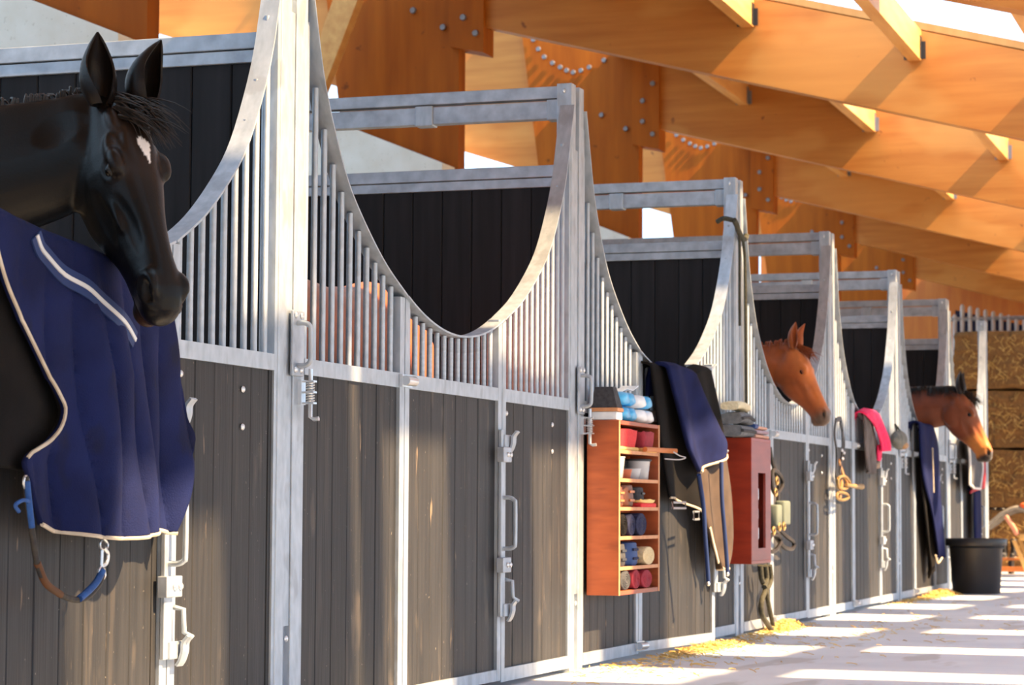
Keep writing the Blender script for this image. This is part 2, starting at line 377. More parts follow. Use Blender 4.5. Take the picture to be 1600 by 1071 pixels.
def post(x, label, gear=True):
    t = thing('stall_post', (x+PWID/2, .03, 0), label, 'post', 'galvanised stall posts')
    MB().bbox(x, x+.062, 0, .07, 0, 2.6, .003).build('post_flange', GALV, t)
    MB().bbox(x+.118, x+PWID, 0, .07, 0, 2.6, .003).build('post_flange', GALV, t)
    MB().box(x+.062, x+.118, .02, .06, 0, 2.585).build('post_web', GALV_D, t)
    MB().box(x+.064, x+.116, .006, .02, .34, 2.31).build('filler_strip', GALV, t)
    link('screw', scr_me, t, (x-.002, .035, 2.565)); link('screw', scr_me, t, (x+.09, .003, .30))
    if gear:
        xp = x+.12
        p = MB().bbox(xp-.035, xp+.055, -.012, -.002, 1.135, 1.345, .003).build('handle_plate', GALV_D, t)
        MB().tube(catmull([(xp,-.012,1.305),(xp,-.035,1.305),(xp,-.052,1.298),(xp,-.058,1.28),(xp,-.058,1.195),(xp,-.052,1.175),(xp,-.035,1.168),(xp,-.012,1.168)], 5), .0085, 8).build('handle', GALV, p, True)
        for dz in (1.155, 1.33):
            for dx in (-.015, .03): link('screw', scr_me, p, (xp+dx, -.014, dz))
        b = MB().box(xp+.035, xp+.07, -.012, .0, 1.045, 1.125).build('bolt_bracket', ZINC, t)
        for z in (1.05, 1.085, 1.12): MB().box(xp+.04, xp+.068, -.052, -.012, z-.003, z+.003).build('bracket_lug', ZINC, b)
        MB().tube([(xp+.054,-.036,1.16),(xp+.054,-.036,1.005),(xp+.054,-.05,.998),(xp+.054,-.066,1.0)], .0075, 8).build('spring_bolt', ZINC, b, True)
        MB().tube([(xp+.054+.0125*math.cos(a*.9), -.036+.0125*math.sin(a*.9), 1.052+.066*a/56) for a in range(57)], .0026, 5).build('spring', ZINC, b, True)
    local(t); return t
def partition(x, label):
    t = thing('stall_partition', (x, 1.7, 0), label, 'partition', 'black plank stall partitions')
    c = x
    MB().bbox(c-.03, c+.03, .07, 3.3, 2.545, 2.600, .003).build('top_rail', GALV_D, t)
    MB().bbox(c-.025, c+.025, .07, 3.3, 2.455, 2.535, .003).build('second_rail', GALV_D, t)
    for y in (.09, .72, 2.0): MB().bbox(c-.034, c+.034, y-.04, y+.045, 2.448, 2.541, .004).build('rail_clip', GALV, t)
    MB().bbox(c-.03, c+.03, .07, 3.3, 2.193, 2.246, .003).build('plank_rail', GALV_D, t)
    MB().bbox(c-.026, c+.026, .07, 3.3, 2.148, 2.190, .003).build('plank_rail', GALV_D, t)
    MB().bbox(c-.012, c+.012, .062, .075, 2.2, 2.24, .003).build('rail_stop', RUBBER, t)
    MB().box(c-.03, c+.03, 3.26, 3.32, 0, 2.6).build('rear_post', GALV_D, t)
    for k in range(23):
        o = link('plank', part_me, t); o.rotation_euler = (0, 0, -math.pi/2); o.location = (c-.016+random.uniform(-.001,.001), .07+.142*k+.14, .03); o.scale = (1,1,2.125)
    local(t); return t
# stall: (left post right edge, hinge, latch, right post left edge)
ST = dict(A=(3.93,4.97,6.14,6.88), B=(7.07,7.98,9.07,10.0), C=(10.185,11.11,12.2,13.15), D=(13.335,14.08,15.15,15.9),
          E=(16.085,16.76,17.87,18.62), F=(18.805,19.48,20.57,21.28), G=(21.465,22.2,23.25,23.9))
desc = dict(A='of the black horse', B='between the first two posts', C='with the rugs and red cabinets', D='of the chestnut horse', E='with the pink towel', F='of the bay horse', G='by the hay bales')
for k, (a, h, l, b) in ST.items():
    door(h, l, {'A':'dark plank stall door under the big navy rug', 'B':'closed dark stall door with full latch in the foreground', 'C':'stall door hung with dark rugs, slightly ajar',
       'D':'stall door below the chestnut horse head', 'E':'stall door with the pink towel on it', 'F':'stall door under the bay horse, navy rug on it', 'G':'farthest stall door beside the hay bales'}[k], 6 if k == 'C' else 0)
    if k != 'A': side_panel(a, h, True, 'barred side panel left of the door, stall '+desc[k])
    side_panel(l, b, False, 'barred side panel right of the door, stall '+desc[k])
for x, l in ((6.88,'tall galvanised post right of the black horse, cut by the top edge'), (10.0,'galvanised post left of the open wooden cubby shelf'), (13.15,'galvanised post behind the closed red cabinet, rope tied round it'),
             (15.9,'galvanised post right of the chestnut horse, bridle hanging on it'), (18.62,'galvanised post right of the pink towel'), (21.28,'galvanised post behind the bay horse head'), (23.9,'last galvanised post, against the hay bales')):
    post(x, l, x not in (13.15, 15.9, 23.9))
for x, l in ((6.97,'black plank partition behind the black horse'), (10.09,'black plank partition framed by the first full arch'), (13.24,'black plank partition behind the hanging rugs'),
             (15.99,'black plank partition behind the chestnut horse'), (18.71,'black plank partition above the pink towel'), (21.37,'black plank partition behind the bay horse')):
    partition(x, l)

# ================================================================ HORSES
def fur_mat(name, rough=.42, sheen=.25, spec=.3):
    m = bpy.data.materials.new(name); m.use_nodes = True; nt = m.node_tree; b = nt.nodes['Principled BSDF']
    a = nt.nodes.new('ShaderNodeVertexColor'); a.layer_name = 'fur'
    tc = nt.nodes.new('ShaderNodeTexCoord'); nz = nt.nodes.new('ShaderNodeTexNoise'); nz.inputs['Scale'].default_value = 180; nz.inputs['Detail'].default_value = 3
    nt.links.new(tc.outputs['Object'], nz.inputs['Vector'])
    n2 = nt.nodes.new('ShaderNodeTexNoise'); n2.inputs['Scale'].default_value = 9; nt.links.new(tc.outputs['Object'], n2.inputs['Vector'])
    mr = nt.nodes.new('ShaderNodeMapRange'); mr.inputs[1].default_value = .3; mr.inputs[2].default_value = .7; mr.inputs[3].default_value = .75; mr.inputs[4].default_value = 1.25
    nt.links.new(n2.outputs['Fac'], mr.inputs[0])
    mx = nt.nodes.new('ShaderNodeVectorMath'); mx.operation = 'SCALE'; nt.links.new(a.outputs['Color'], mx.inputs[0]); nt.links.new(mr.outputs[0], mx.inputs['Scale'])
    nt.links.new(mx.outputs[0], b.inputs['Base Color'])
    b.inputs['Roughness'].default_value = rough; b.inputs['Specular IOR Level'].default_value = spec; b.inputs['Sheen Weight'].default_value = sheen; b.inputs['Sheen Roughness'].default_value = .5
    bp = nt.nodes.new('ShaderNodeBump'); bp.inputs['Strength'].default_value = .12; bp.inputs['Distance'].default_value = .004
    nt.links.new(nz.outputs['Fac'], bp.inputs['Height']); nt.links.new(bp.outputs[0], b.inputs['Normal'])
    return m
EYE = mat('dark_wet_eye', srgb(10,7,6), srgb(16,11,8), .22, 0, spec=.3)
HSTA = [(-.07,-.035,-.15,.060),(-.02,-.008,-.17,.068),(.03,.008,-.21,.077),(.08,.018,-.25,.086),(.13,.026,-.272,.094),(.18,.028,-.278,.098),(.225,.024,-.270,.094),
        (.27,.018,-.262,.086),(.32,.011,-.242,.076),(.37,.005,-.216,.068),(.42,.001,-.192,.063),(.47,-.003,-.176,.061),(.52,-.006,-.166,.064),(.56,-.013,-.158,.064),(.595,-.028,-.152,.059),(.62,-.050,-.138,.048),(.636,-.076,-.116,.024)]
def make_horse(name, label, poll, heading, pitch, head_yaw, scale, colour, fur, hair, voxel, neck, trunk_h=1.5, stand=True, ears=((8,0),(8,0)), forelock=90, mane=160, ear_col=None, ear_w=1.0, ear_fwd=(.75,.55), fore_dir=None):
    ca, sa = math.cos(heading), math.sin(heading)
    BF = Vector((ca, sa, 0)); BU = Vector((0,0,1)); BL = BU.cross(BF)          # body axes
    hy = heading+head_yaw
    HF = Vector((math.cos(hy), math.sin(hy), 0)); HL = BU.cross(HF)
    UA = HF*math.cos(pitch)-BU*math.sin(pitch); VA = HF*math.sin(pitch)+BU*math.cos(pitch)
    poll = Vector(poll)
    def H(u, v, w): return poll+(UA*u+VA*v+HL*w)*scale
    mb = MB(); n = 28; rings = []
    for u, vt, vb, w in HSTA:
        vc, hh = (vt+vb)/2, (vt-vb)/2; ring = []
        for k in range(n):
            th = 2*math.pi*k/n; c, s = math.cos(th), math.sin(th); ex = 2/2.5
            x = math.copysign(abs(c)**ex, c); y = math.copysign(abs(s)**ex, s)
            tf = 1.0
            if u > .25: tf = lerp(1, .78, max(0, y)*min(1, (u-.25)/.15)) if u < .5 else lerp(1, .85, max(0, y))
            if y < 0: tf *= lerp(1, .72, -y)
            ring.append(H(u, vc+hh*y, w*x*tf))
        rings.append(ring)
    mb.loft(rings)
    RM = Matrix((UA, VA, HL)).transposed()
    def el(u, v, w, r): mb.ellip(H(u, v, w), tuple(q*scale for q in r), RM, 16, 10)
    for s in (-1, 1):
        el(.135, -.165, s*.070, (.105,.10,.028)); el(.185, -.006, s*.078, (.046,.026,.022)); el(.195, -.040, s*.082, (.034,.024,.014))
        el(.27, -.070, s*.068, (.10,.014,.016)); el(.548, -.050, s*.048, (.046,.040,.018)); el(.06, -.006, s*.045, (.06,.024,.022))
        el(.16, -.02, s*.06, (.08,.03,.03))
    el(.600, -.086, 0, (.038,.050,.052)); el(.572, -.158, 0, (.042,.022,.038)); el(.14, .012, 0, (.10,.024,.055))
    # neck: path from poll back to the shoulder, given in body axes (back, up) relative to the poll
    nr = []
    NP = [(.0,-.085),(.08,-.095)]+list(neck)
    cent = catmull([Vector((a, b, 0)) for a, b in NP], 5)
    m_ = len(cent)
    for i, c in enumerate(cent):
        t = (cent[min(i+1,m_-1)]-cent[max(i-1,0)]).normalized(); q = i/(m_-1)
        hh = smooth([(0,.085),(.12,.135),(.35,.165),(.6,.20),(.8,.26),(1,.33)], q); hw = smooth([(0,.055),(.15,.062),(.4,.075),(.7,.115),(1,.19)], q)
        nd = Vector((-t.y, t.x, 0))
        lean = 1 if q > .25 else q/.25
        ring = []
        for k in range(n):
            th = 2*math.pi*k/n; cc, ss = math.cos(th), math.sin(th); wf = lerp(1, .62, max(0, ss)); p2 = c+nd*(hh*ss)
            back = lerp(0, 1, lean)
            BFm = (HF.lerp(BF, back)).normalized(); BLm = BU.cross(BFm)
            ring.append(poll+(-BFm*p2.x+BU*p2.y+BLm*(hw*cc*wf))*scale)
        nr.append(ring)
    mb.loft(nr)
    # trunk and legs
    base = neck[-1]; sh = poll+(-BF*base[0]+BU*base[1])*scale
    gz = 0
    def B(b, l, z): return Vector((sh.x, sh.y, 0))-BF*b+BL*l+BU*z
    tr = []
    for b, zt, zb, w in ((-.14,trunk_h-.30,.86,.10),(-.08,trunk_h-.14,.80,.17),(.05,trunk_h-.03,.76,.22),(.25,trunk_h+.0,.72,.25),(.5,trunk_h-.05,.69,.28),(.8,trunk_h-.07,.68,.30),(1.1,trunk_h-.04,.74,.29),(1.3,trunk_h+.0,.82,.275),(1.5,trunk_h-.05,.88,.25),(1.64,trunk_h-.16,.95,.19),(1.70,trunk_h-.3,1.02,.10)):
        zc, hh = (zt+zb)/2, (zt-zb)/2
        tr.append([B(b, w*math.cos(2*math.pi*k/n), zc+hh*math.sin(2*math.pi*k/n)) for k in range(n)])
    mb.loft(tr)
    for l in (-.13, .13):
        for pts in ([(.05,1.0,.13),(.03,.80,.085),(.03,.62,.062),(.02,.47,.05),(.025,.42,.044),(.03,.30,.034),(.03,.16,.036),(-.01,.08,.034),(-.02,.045,.05),(-.025,.0,.062)],
                    [(1.42,1.15,.19),(1.36,.92,.135),(1.34,.78,.09),(1.46,.60,.062),(1.50,.52,.05),(1.47,.42,.044),(1.44,.28,.036),(1.43,.16,.038),(1.39,.08,.034),(1.38,.045,.05),(1.375,.0,.062)]):
            P = catmull([B(b, l, z) for b, z, r in pts], 3); rr = [smooth([(i, p[2]) for i, p in enumerate(pts)], k/3) for k in range(len(P))]
            mb.tube(P, rr, 14)
    me0 = mb.mesh('tmp'); tmp = link('tmp', me0)
    md = tmp.modifiers.new('r', 'REMESH'); md.mode = 'VOXEL'; md.voxel_size = voxel
    ms = tmp.modifiers.new('sm', 'SMOOTH'); ms.factor = .5; ms.iterations = max(4, int(.045/voxel))
    dg = bpy.context.evaluated_depsgraph_get(); me = bpy.data.meshes.new_from_object(tmp.evaluated_get(dg)); bpy.data.objects.remove(tmp)
    inv = scale
    cols = []
    for v in me.vertices:
        d = v.co-poll; u = d.dot(UA)/scale; vv = d.dot(VA)/scale; w = d.dot(HL)/scale
        if -.05 < u < .7 and abs(w) < .2 and -.3 < vv < .08:
            s = 1 if w > 0 else -1
            mv = Vector((0,0,0))
            # nostril, mouth line, eye socket, temple hollow, cheek hollows
            q = ((u-.563)/.026)**2+((vv+.050+(u-.563)*.35)/.0125)**2
            if q < 1.6 and abs(w) > .02: mv -= HL*s*.026*max(0, 1-q/1.6)
            q2 = ((u-.563)/.040)**2+((vv+.050)/.024)**2
            if 1 < q2 < 2.4 and abs(w) > .02: mv += HL*s*.004
            ml = -.128+(.62-u)*-.10
            if u > .535: mv -= (HL*s*(1 if abs(w) > .02 else 0)+UA*.5)*.007*max(0, 1-((vv-ml)/.007)**2)
            q = ((u-.195)/.034)**2+((vv+.034)/.022)**2
            if q < 1 and abs(w) > .04: mv -= HL*s*.012*(1-q)
            q = ((u-.115)/.04)**2+((vv-.004)/.02)**2
            if q < 1 and abs(w) > .03: mv -= (HL*s*.5+VA*.6)*.006*(1-q)
            q = ((u-.36)/.10)**2+((vv+.045)/.022)**2
            if q < 1 and abs(w) > .02: mv -= HL*s*.007*(1-q)
            q = ((u-.30)/.09)**2+((vv+.115)/.03)**2
            if q < 1 and abs(w) > .02: mv -= HL*s*.008*(1-q)
            q = ((u-.0)/.05)**2+((vv+.14)/.07)**2
            if q < 1 and abs(w) > .02: mv -= HL*s*.012*(1-q)
            v.co += mv*scale
        cols += list(colour(u, vv, w, v.co))
    ca_ = me.color_attributes.new('fur', 'FLOAT_COLOR', 'POINT'); ca_.data.foreach_set('color', cols)
    me.materials.append(fur); me.polygons.foreach_set('use_smooth', [True]*len(me.polygons))
    root = thing(name, (sh.x, sh.y, 0), label, 'horse')
    body = link('body', me, root)
    for s in (-1, 1):
        MB().ellip(H(.197, -.037, s*.080), (.019*scale,.015*scale,.012*scale), RM, 16, 10).build('eye', EYE, root, True)
        MB().tube([H(.197+.024*math.cos(a), -.039+.013*math.sin(a), s*(.087-.014*abs(math.cos(a)))) for a in [math.pi*.02+math.pi*.96*k/10 for k in range(11)]], [.003*scale+.007*scale*math.sin(math.pi*k/10) for k in range(11)], 8).build('eyelid', hair, root, True)
        nm = MB().ellip(H(.563, -.050, s*.040), (.026*scale, .013*scale, .010*scale), RM, 12, 8); nm.build('nostril', RUBBER, root, True)
    # ears
    for s, (out, fwd) in zip((-1, 1), ears):
        A = (BU*1.0+HL*s*math.tan(math.radians(out))+HF*math.tan(math.radians(fwd))).normalized()
        FR_ = (HF*ear_fwd[0]+HL*s*ear_fwd[1]); FR_ = (FR_-A*FR_.dot(A)).normalized(); SD = A.cross(FR_)
        b0 = H(-.005, -.012, s*.064); er = []
        for k in range(13):
            t = k/12; w = smooth([(0,.024),(.12,.034),(.35,.040),(.6,.034),(.82,.020),(.95,.008),(1,.002)], t)*scale*ear_w
            op = lerp(2.9, 2.0, min(1, t*1.6)); c = b0+A*(.205*t*scale)+FR_*(.018*math.sin(t*math.pi)*-scale)
            outr = [c+(-FR_*math.cos(lerp(-op, op, j/12))*1.0+SD*math.sin(lerp(-op, op, j/12)))*w for j in range(13)]
            inr = [c+(-FR_*math.cos(lerp(-op, op, j/12))+SD*math.sin(lerp(-op, op, j/12)))*max(w-.006*scale, w*.35) for j in range(12,-1,-1)]
            er.append(outr+inr)
        e = MB().loft(er); em = e.mesh('ear', fur, True)
        ec = ear_col or colour(0.0, 0.0, .05, b0)
        at_ = em.color_attributes.new('fur', 'FLOAT_COLOR', 'POINT'); at_.data.foreach_set('color', list(ec)*len(em.vertices))
        link('ear', em, root)
    # hair
    rnd = random.Random(sum(map(ord, name))+int(poll.x*10))
    fb = MB()
    fd = fore_dir or (UA*.9+VA*.25)
    for k in range(forelock):
        p = H(rnd.uniform(-.03,.05), .012+rnd.uniform(-.005,.012), rnd.uniform(-.045,.045)); ln = rnd.uniform(.07,.16)*scale
        dirv = (Vector(fd)+Vector((rnd.uniform(-.35,.35), rnd.uniform(-.35,.35), rnd.uniform(-.25,.35)))).normalized()
        pts = [p, p+(VA*.35+dirv*.6)*ln*.35, p+(VA*.30+dirv*.9)*ln*.7, p+(VA*.12+dirv)*ln*1.05]
        fb.tube(catmull(pts, 2), [.0032,.003,.0026,.0022,.0016,.001,.0005], 4)
    if forelock: fb.build('forelock', hair, root)
    mn = MB(); side = 1 if mane > 0 else -1
    for k in range(abs(mane)):
        q = rnd.random(); i = min(m_-2, int(q**.9*(m_-4))+1); ring = nr[i]; p = ring[n//4]+(nr[i+1][n//4]-ring[n//4])*rnd.random()
        ln = rnd.uniform(.06,.15)*scale
        out = BL*side*rnd.uniform(.2,.9); dwn = -BU
        pts = [p-BU*.01, p+(BU*.35+out*.3)*ln*.4, p+(BU*.1+out*.7+BF*rnd.uniform(-.3,.2))*ln*.7, p+(out*.8+dwn*.6)*ln]
        mn.tube(catmull(pts, 2), [.005,.005,.0045,.004,.003,.002,.0008], 4)
    if mane: mn.build('mane', hair, root)
    tp = B(1.69, 0, trunk_h-.22); tl = MB()
    for k in range(14):
        o_ = Vector((rnd.uniform(-.03,.03), rnd.uniform(-.03,.03), 0)); tl.tube(catmull([tp+o_*.3, tp-BF*.10+o_-BU*.08, tp-BF*.12+o_*1.5-BU*.4, tp-BF*.08+o_*2-BU*.85], 3), [.02]*9+[.006], 6)
    tl.build('tail', hair, root)
    local(root)
    return root
def mixc(a, b, t): t = max(0, min(1, t)); return tuple(lerp(x, y, t) for x, y in zip(a, b))
K1, K2, K3 = srgb(11,9,9), srgb(34,23,17), srgb(54,38,30)
WHITE = srgb(235,230,228)
def col_black(u, v, w, co):
    c = K1
    if -.02 < u < .30 and v > -.06: c = mixc(K1, K2, (v+.06)/.06*(1-abs(u-.12)/.2))
    if u > .56 and v < -.115: c = mixc(c, K3, (u-.56)/.05)
    sw = .019*min(1, (u-.118)/.02, (.205-u)/.055)
    if .118 < u < .205 and v > -.03 and abs(w-.004-(u-.16)*.12) < sw: c = WHITE
    return c
C1, C2, C3 = srgb(146,72,26), srgb(186,102,42), srgb(96,74,60)
def col_chest(u, v, w, co):
    c = C1
    if u > .0: c = mixc(C1, C2, (v+.1)/.1)
    if u > .50: c = mixc(c, C3, (u-.50)/.07)
    return c
B1, B2, B3, B4 = srgb(104,50,24), srgb(178,112,52), srgb(36,26,24), srgb(128,66,30)
def col_bay(u, v, w, co):
    c = B1
    if u > .0: c = mixc(B1, B4, (v+.14)/.14)
    if u > .34: c = mixc(c, B2, (u-.34)/.1)
    if u > .55: c = mixc(c, B3, (u-.55)/.03)
    if u < -.02 and v > -.02: c = mixc(c, B3, .0)
    return c
FUR1 = fur_mat('black_horse_coat', .38, 0, .2); FUR2 = fur_mat('chestnut_horse_coat', .45, .3); FUR3 = fur_mat('bay_horse_coat', .42, .25)
HAIRK = mat('black_horse_hair', srgb(18,14,12), srgb(34,25,20), .45); HAIRC = mat('chestnut_horse_hair', srgb(120,56,24), srgb(150,76,34), .5)
NK = [(.22,-.135),(.42,-.18),(.65,-.30),(.88,-.46)]
make_horse('horse', 'black horse with white star looking out over the navy rug', (5.60,-.12,1.772), -math.pi/2, math.radians(63), math.radians(-28), .96, col_black, FUR1, HAIRK, .0065, NK, 1.55,
           ears=((2,-4),(8,16)), forelock=150, mane=110, ear_w=1.3, ear_fwd=(.9,.25), fore_dir=(.1,-.75,-.6))
make_horse('horse', 'chestnut horse head leaning out of the fourth stall, ears forward', (14.55,-.06,1.715), -math.pi/2, math.radians(61), math.radians(-8), .80, col_chest, FUR2, HAIRC, .011, NK, 1.5,
           ears=((8,10),(4,14)), forelock=50, mane=-60)
make_horse('horse', 'bay horse with black mane and tan muzzle near the hay', (20.05,-.32,1.685), -math.pi/2, math.radians(62), math.radians(0), .93, col_bay, FUR3, HAIRK, .011, [(.22,-.12),(.42,-.15),(.65,-.25),(.88,-.40)], 1.5,
           ears=((2,0),(2,2)), forelock=90, mane=-420, ear_col=srgb(30,22,20))
make_horse('horse', 'chestnut horse standing inside the first stall, seen only through the bars', (7.40,.62,1.12), math.pi, math.radians(80), 0, .95, col_chest, FUR2, HAIRC, .02,
           [(.12,.04),(.25,.14),(.36,.22),(.46,.24)], 1.655, forelock=20, mane=40)

# ================================================================ CLOTH AND TACK
def at(x, y, Y):                                        # point of the photograph at depth plane y = Y
    d = FW+RT*((x-800)/F_PX)+UP*((535.5-y)/F_PX); return CAM+d*((Y-CAM.y)/d.y)
def resample(P, n):
    P = catmull(P, 6); L = [0]
    for a, b in zip(P, P[1:]): L.append(L[-1]+(b-a).length)
    out = []
    for k in range(n+1):
        s = L[-1]*k/n; i = 0
        while i < len(L)-2 and L[i+1] < s: i += 1
        t = (s-L[i])/max(1e-9, L[i+1]-L[i]); out.append(P[i].lerp(P[i+1], t))
    return out
class Cloth:
    def __init__(self, top, bottom, left, right, Y, nu=40, nv=40, fold=None, over=True, wrap=.10, yfun=None):
        def c(pts):
            out = []
            for p in pts:
                q = at(p[0], p[1], Y)
                for _ in range(8 if yfun else 0): q = at(p[0], p[1], Y+yfun(q.x))
                out.append(q)
            return out
        T, B, Lf, Rt = resample(c(top), nu), resample(c(bottom), nu), resample(c(left), nv), resample(c(right), nv)
        self.nu, self.nv = nu, nv; rows = []
        for j in range(nv+1):
            v = j/nv; row = []
            for i in range(nu+1):
                u = i/nu
                p = T[i]*(1-v)+B[i]*v+Lf[j]*(1-u)+Rt[j]*u-(T[0]*(1-u)*(1-v)+T[nu]*u*(1-v)+B[0]*(1-u)*v+B[nu]*u*v)
                if fold: p = p+Vector((0, -(fold(u, v, p) if fold.__code__.co_argcount == 3 else fold(u, v)), 0))
                row.append(p)
            rows.append(row)
        self.front = rows
        allr = list(rows)
        if over:
            t0 = rows[0]; ext = []
            for dy, dz in ((.018,.014),(.05,.020),(.085,.004),(wrap,-.05),(wrap+.005,-.14)):
                ext.append([p+Vector((0, dy, dz)) for p in t0])
            allr = ext[::-1]+rows
        self.rows = allr
    def build(self, name, m, parent, t=.012):
        w = self.nu+1; vs = [p for r in self.rows for p in r]; fs = []
        for j in range(len(self.rows)-1):
            for i in range(self.nu): fs.append((j*w+i, j*w+i+1, (j+1)*w+i+1, (j+1)*w+i))
        mb = MB().add(vs, fs); o = mb.build(name, m, parent, True); solid(o, t, 0); return o
    def snap(self, p, off=.012):                        # bring a point onto the cloth's front
        best = min((q for r in self.front for q in r), key=lambda q: (q.x-p.x)**2+(q.z-p.z)**2)
        return Vector((p.x, best.y-off, p.z))
    def edge(self, which, off=.0, sl=None):
        E_ = {'top': self.front[0], 'bottom': self.front[-1], 'left': [r[0] for r in self.front], 'right': [r[-1] for r in self.front]}[which]
        return [p+Vector((0,-off,0)) for p in E_]
def band(mb, P, w, t):                                  # flat band lying in the plane of the stall fronts
    P = [Vector(p) for p in P]; N = len(P); vs = []; fs = []
    for i, p in enumerate(P):
        d = (P[min(i+1,N-1)]-P[max(i-1,0)]).normalized(); s = d.cross(Vector((0,1,0))).normalized()
        for a, b in ((-.5,-.5),(.5,-.5),(.5,.5),(-.5,.5)): vs.append(p+s*a*w+Vector((0,b*t,0)))
    for i in range(N-1):
        for k in range(4): fs.append((i*4+k, i*4+(k+1)%4, (i+1)*4+(k+1)%4, (i+1)*4+k))
    fs += [(3,2,1,0), tuple((N-1)*4+k for k in range(4))]
    return mb.add(vs, fs)
NAVY = mat('navy_rug_fabric', srgb(17,24,60), srgb(24,34,80), .85, 0, (6,6,6), 5, .25, (220,220,220), spots=[(srgb(28,28,40), (7,7,4), .58, .5)], spec=.15)
NAVY2 = mat('navy_fleece', srgb(15,22,60), srgb(22,31,76), .9, 0, (10,10,10), 4, .2, (200,200,200), spec=.15)
BLKF = mat('black_rug_fabric', srgb(15,14,15), srgb(24,22,22), .9, 0, (10,10,10), 4, .2, (200,200,200), spec=.15)
BRNF = mat('brown_rug_fabric', srgb(56,44,37), srgb(76,61,51), .85, 0, (10,10,10), 4, .2, (200,200,200))
PIPE = mat('cream_piping', srgb(176,160,138), srgb(206,194,174), .7, 0, (20,20,20))
BLUEBAND = mat('blue_webbing', srgb(22,44,92), srgb(28,54,106), .7)
REFL = mat('white_tape_and_sky_sheen', srgb(205,205,205), srgb(225,225,225), .35)
ROPEB = mat('blue_cord', srgb(26,64,120), srgb(36,84,150), .8, 0, (60,60,60), 3, .3)
ROPED = mat('dark_cord', srgb(38,36,38), srgb(60,54,46), .8, 0, (60,60,60), 3, .3)
ROPEO = mat('rust_stained_cord', srgb(110,66,30), srgb(80,50,26), .8)

# ---- big quilted navy rug over the door of the black horse
rug = thing('horse_rug', at(150, 840, -.08), 'big quilted navy rug with cream piping hanging over the nearest door', 'rug')
def f1(u, v, p):
    sx = (p.x-5.0)/.125+.9*math.sin(1.6*(p.z-.6))+.10*math.sin(p.z*7)
    puff = abs(math.sin(math.pi*sx)); k = min(1, v*2.2+.12)
    k *= min(1, .12+u/.14)
    return .010+.030*puff**.45*k+.035*math.sin(2*math.pi*((p.x-5)*1.5+.22*p.z)+.9)*k+.02*math.sin(2*math.pi*((p.x-5)*3.3-.5*p.z))*v*min(1, .1+u/.14)
cl = Cloth([(-30,322),(60,366),(190,424),(262,488)], [(58,820),(120,838),(180,841),(240,828),(272,834)],
           [(-30,322),(-4,430),(22,492),(55,562),(85,618),(93,645),(78,682),(32,716),(38,750),(58,820)],
           [(262,488),(275,560),(285,650),(290,692),(284,760),(272,834)], -.075, 84, 70, f1)
cl.build('rug_shell', NAVY, rug, .014)
MB().tube(cl.edge('bottom', .006), .0055, 6).build('hem_piping', PIPE, rug, True)
lf = cl.edge('left', .008); MB().tube(lf[:58], .005, 6).build('front_piping', PIPE, rug, True)
inner = Cloth([(-45,325),(-35,330),(0,345)], [(-60,740),(-20,730),(36,735)], [(-45,325),(-55,500),(-60,740)],
              [(0,345),(14,430),(40,520),(72,590),(92,645),(70,690),(36,735)], -.045, 16, 50, lambda u, v: .008*math.sin(9*u+3*v), over=True)
inner.build('inner_fold', BLKF, rug, .012)
P = [inner.snap(at(x, y, -.06), .02) for x, y in ((1,345),(8,390),(16,430),(25,480),(29,502))]
MB().tube(catmull(P, 5), .0045, 6).build('inner_piping', PIPE, rug, True)
bp_ = [(60,368),(67,388),(80,402),(100,430),(130,450),(150,472),(170,498),(186,512),(200,532)]
P = [cl.snap(at(x, y, -.10), .012) for x, y in bp_]; P = catmull(P, 4)
MB_ = band(MB(), [p+Vector((0,.003,0)) for p in P], .050, .005); MB_.build('webbing_band', BLUEBAND, rug)
band(MB(), P, .011, .006).build('reflective_stripe', REFL, rug)
# tail cord with snap hook, part of the rug
P = [at(x, y, -.11) for x, y in ((40,745),(44,790),(50,830),(58,880),(72,912),(95,930),(122,938),(140,930),(155,912),(160,898))]
c_ = MB().tube(catmull(P, 6), .008, 8).build('tail_cord', ROPED, rug, True)
MB().tube(catmull(P[3:6], 6), .0095, 8).build('stained_length', ROPEO, c_, True)
MB().tube(catmull([at(x, y, -.115) for x, y in ((42,752),(46,790),(50,825))], 6), .008, 8).tube(catmull([at(x, y, -.118) for x, y in ((48,785),(36,782),(24,790),(30,800))], 5), .005, 6).build('cord_knot', ROPEB, c_, True)
MB().tube(catmull([at(x, y, -.116) for x, y in ((160,892),(152,908),(140,922),(124,936))], 5), .0095, 8).build('cord_splice', ROPEB, c_, True)
h_ = MB().tube(catmull([at(x, y, -.11) for x, y in ((160,842),(156,850),(158,858),(166,858),(168,850),(162,842))], 4), .004, 6)
h_.tube(catmull([at(x, y, -.112) for x, y in ((162,856),(168,866),(166,880),(158,886))], 5), .006, 8).tube([at(159,860,-.112), at(158,886,-.112)], .0055, 8)
h_.tube(catmull([at(x, y, -.112) for x, y in ((158,884),(154,894),(158,906),(164,900),(162,888))], 4), .004, 6); h_.build('snap_hook', ZINC, rug, True)
MB().tube(catmull([at(x, y, -.11) for x, y in ((40,744),(37,752),(40,764),(44,752),(41,744))], 4), .004, 6).build('dee_ring', ZINC, rug, True)
local(rug)

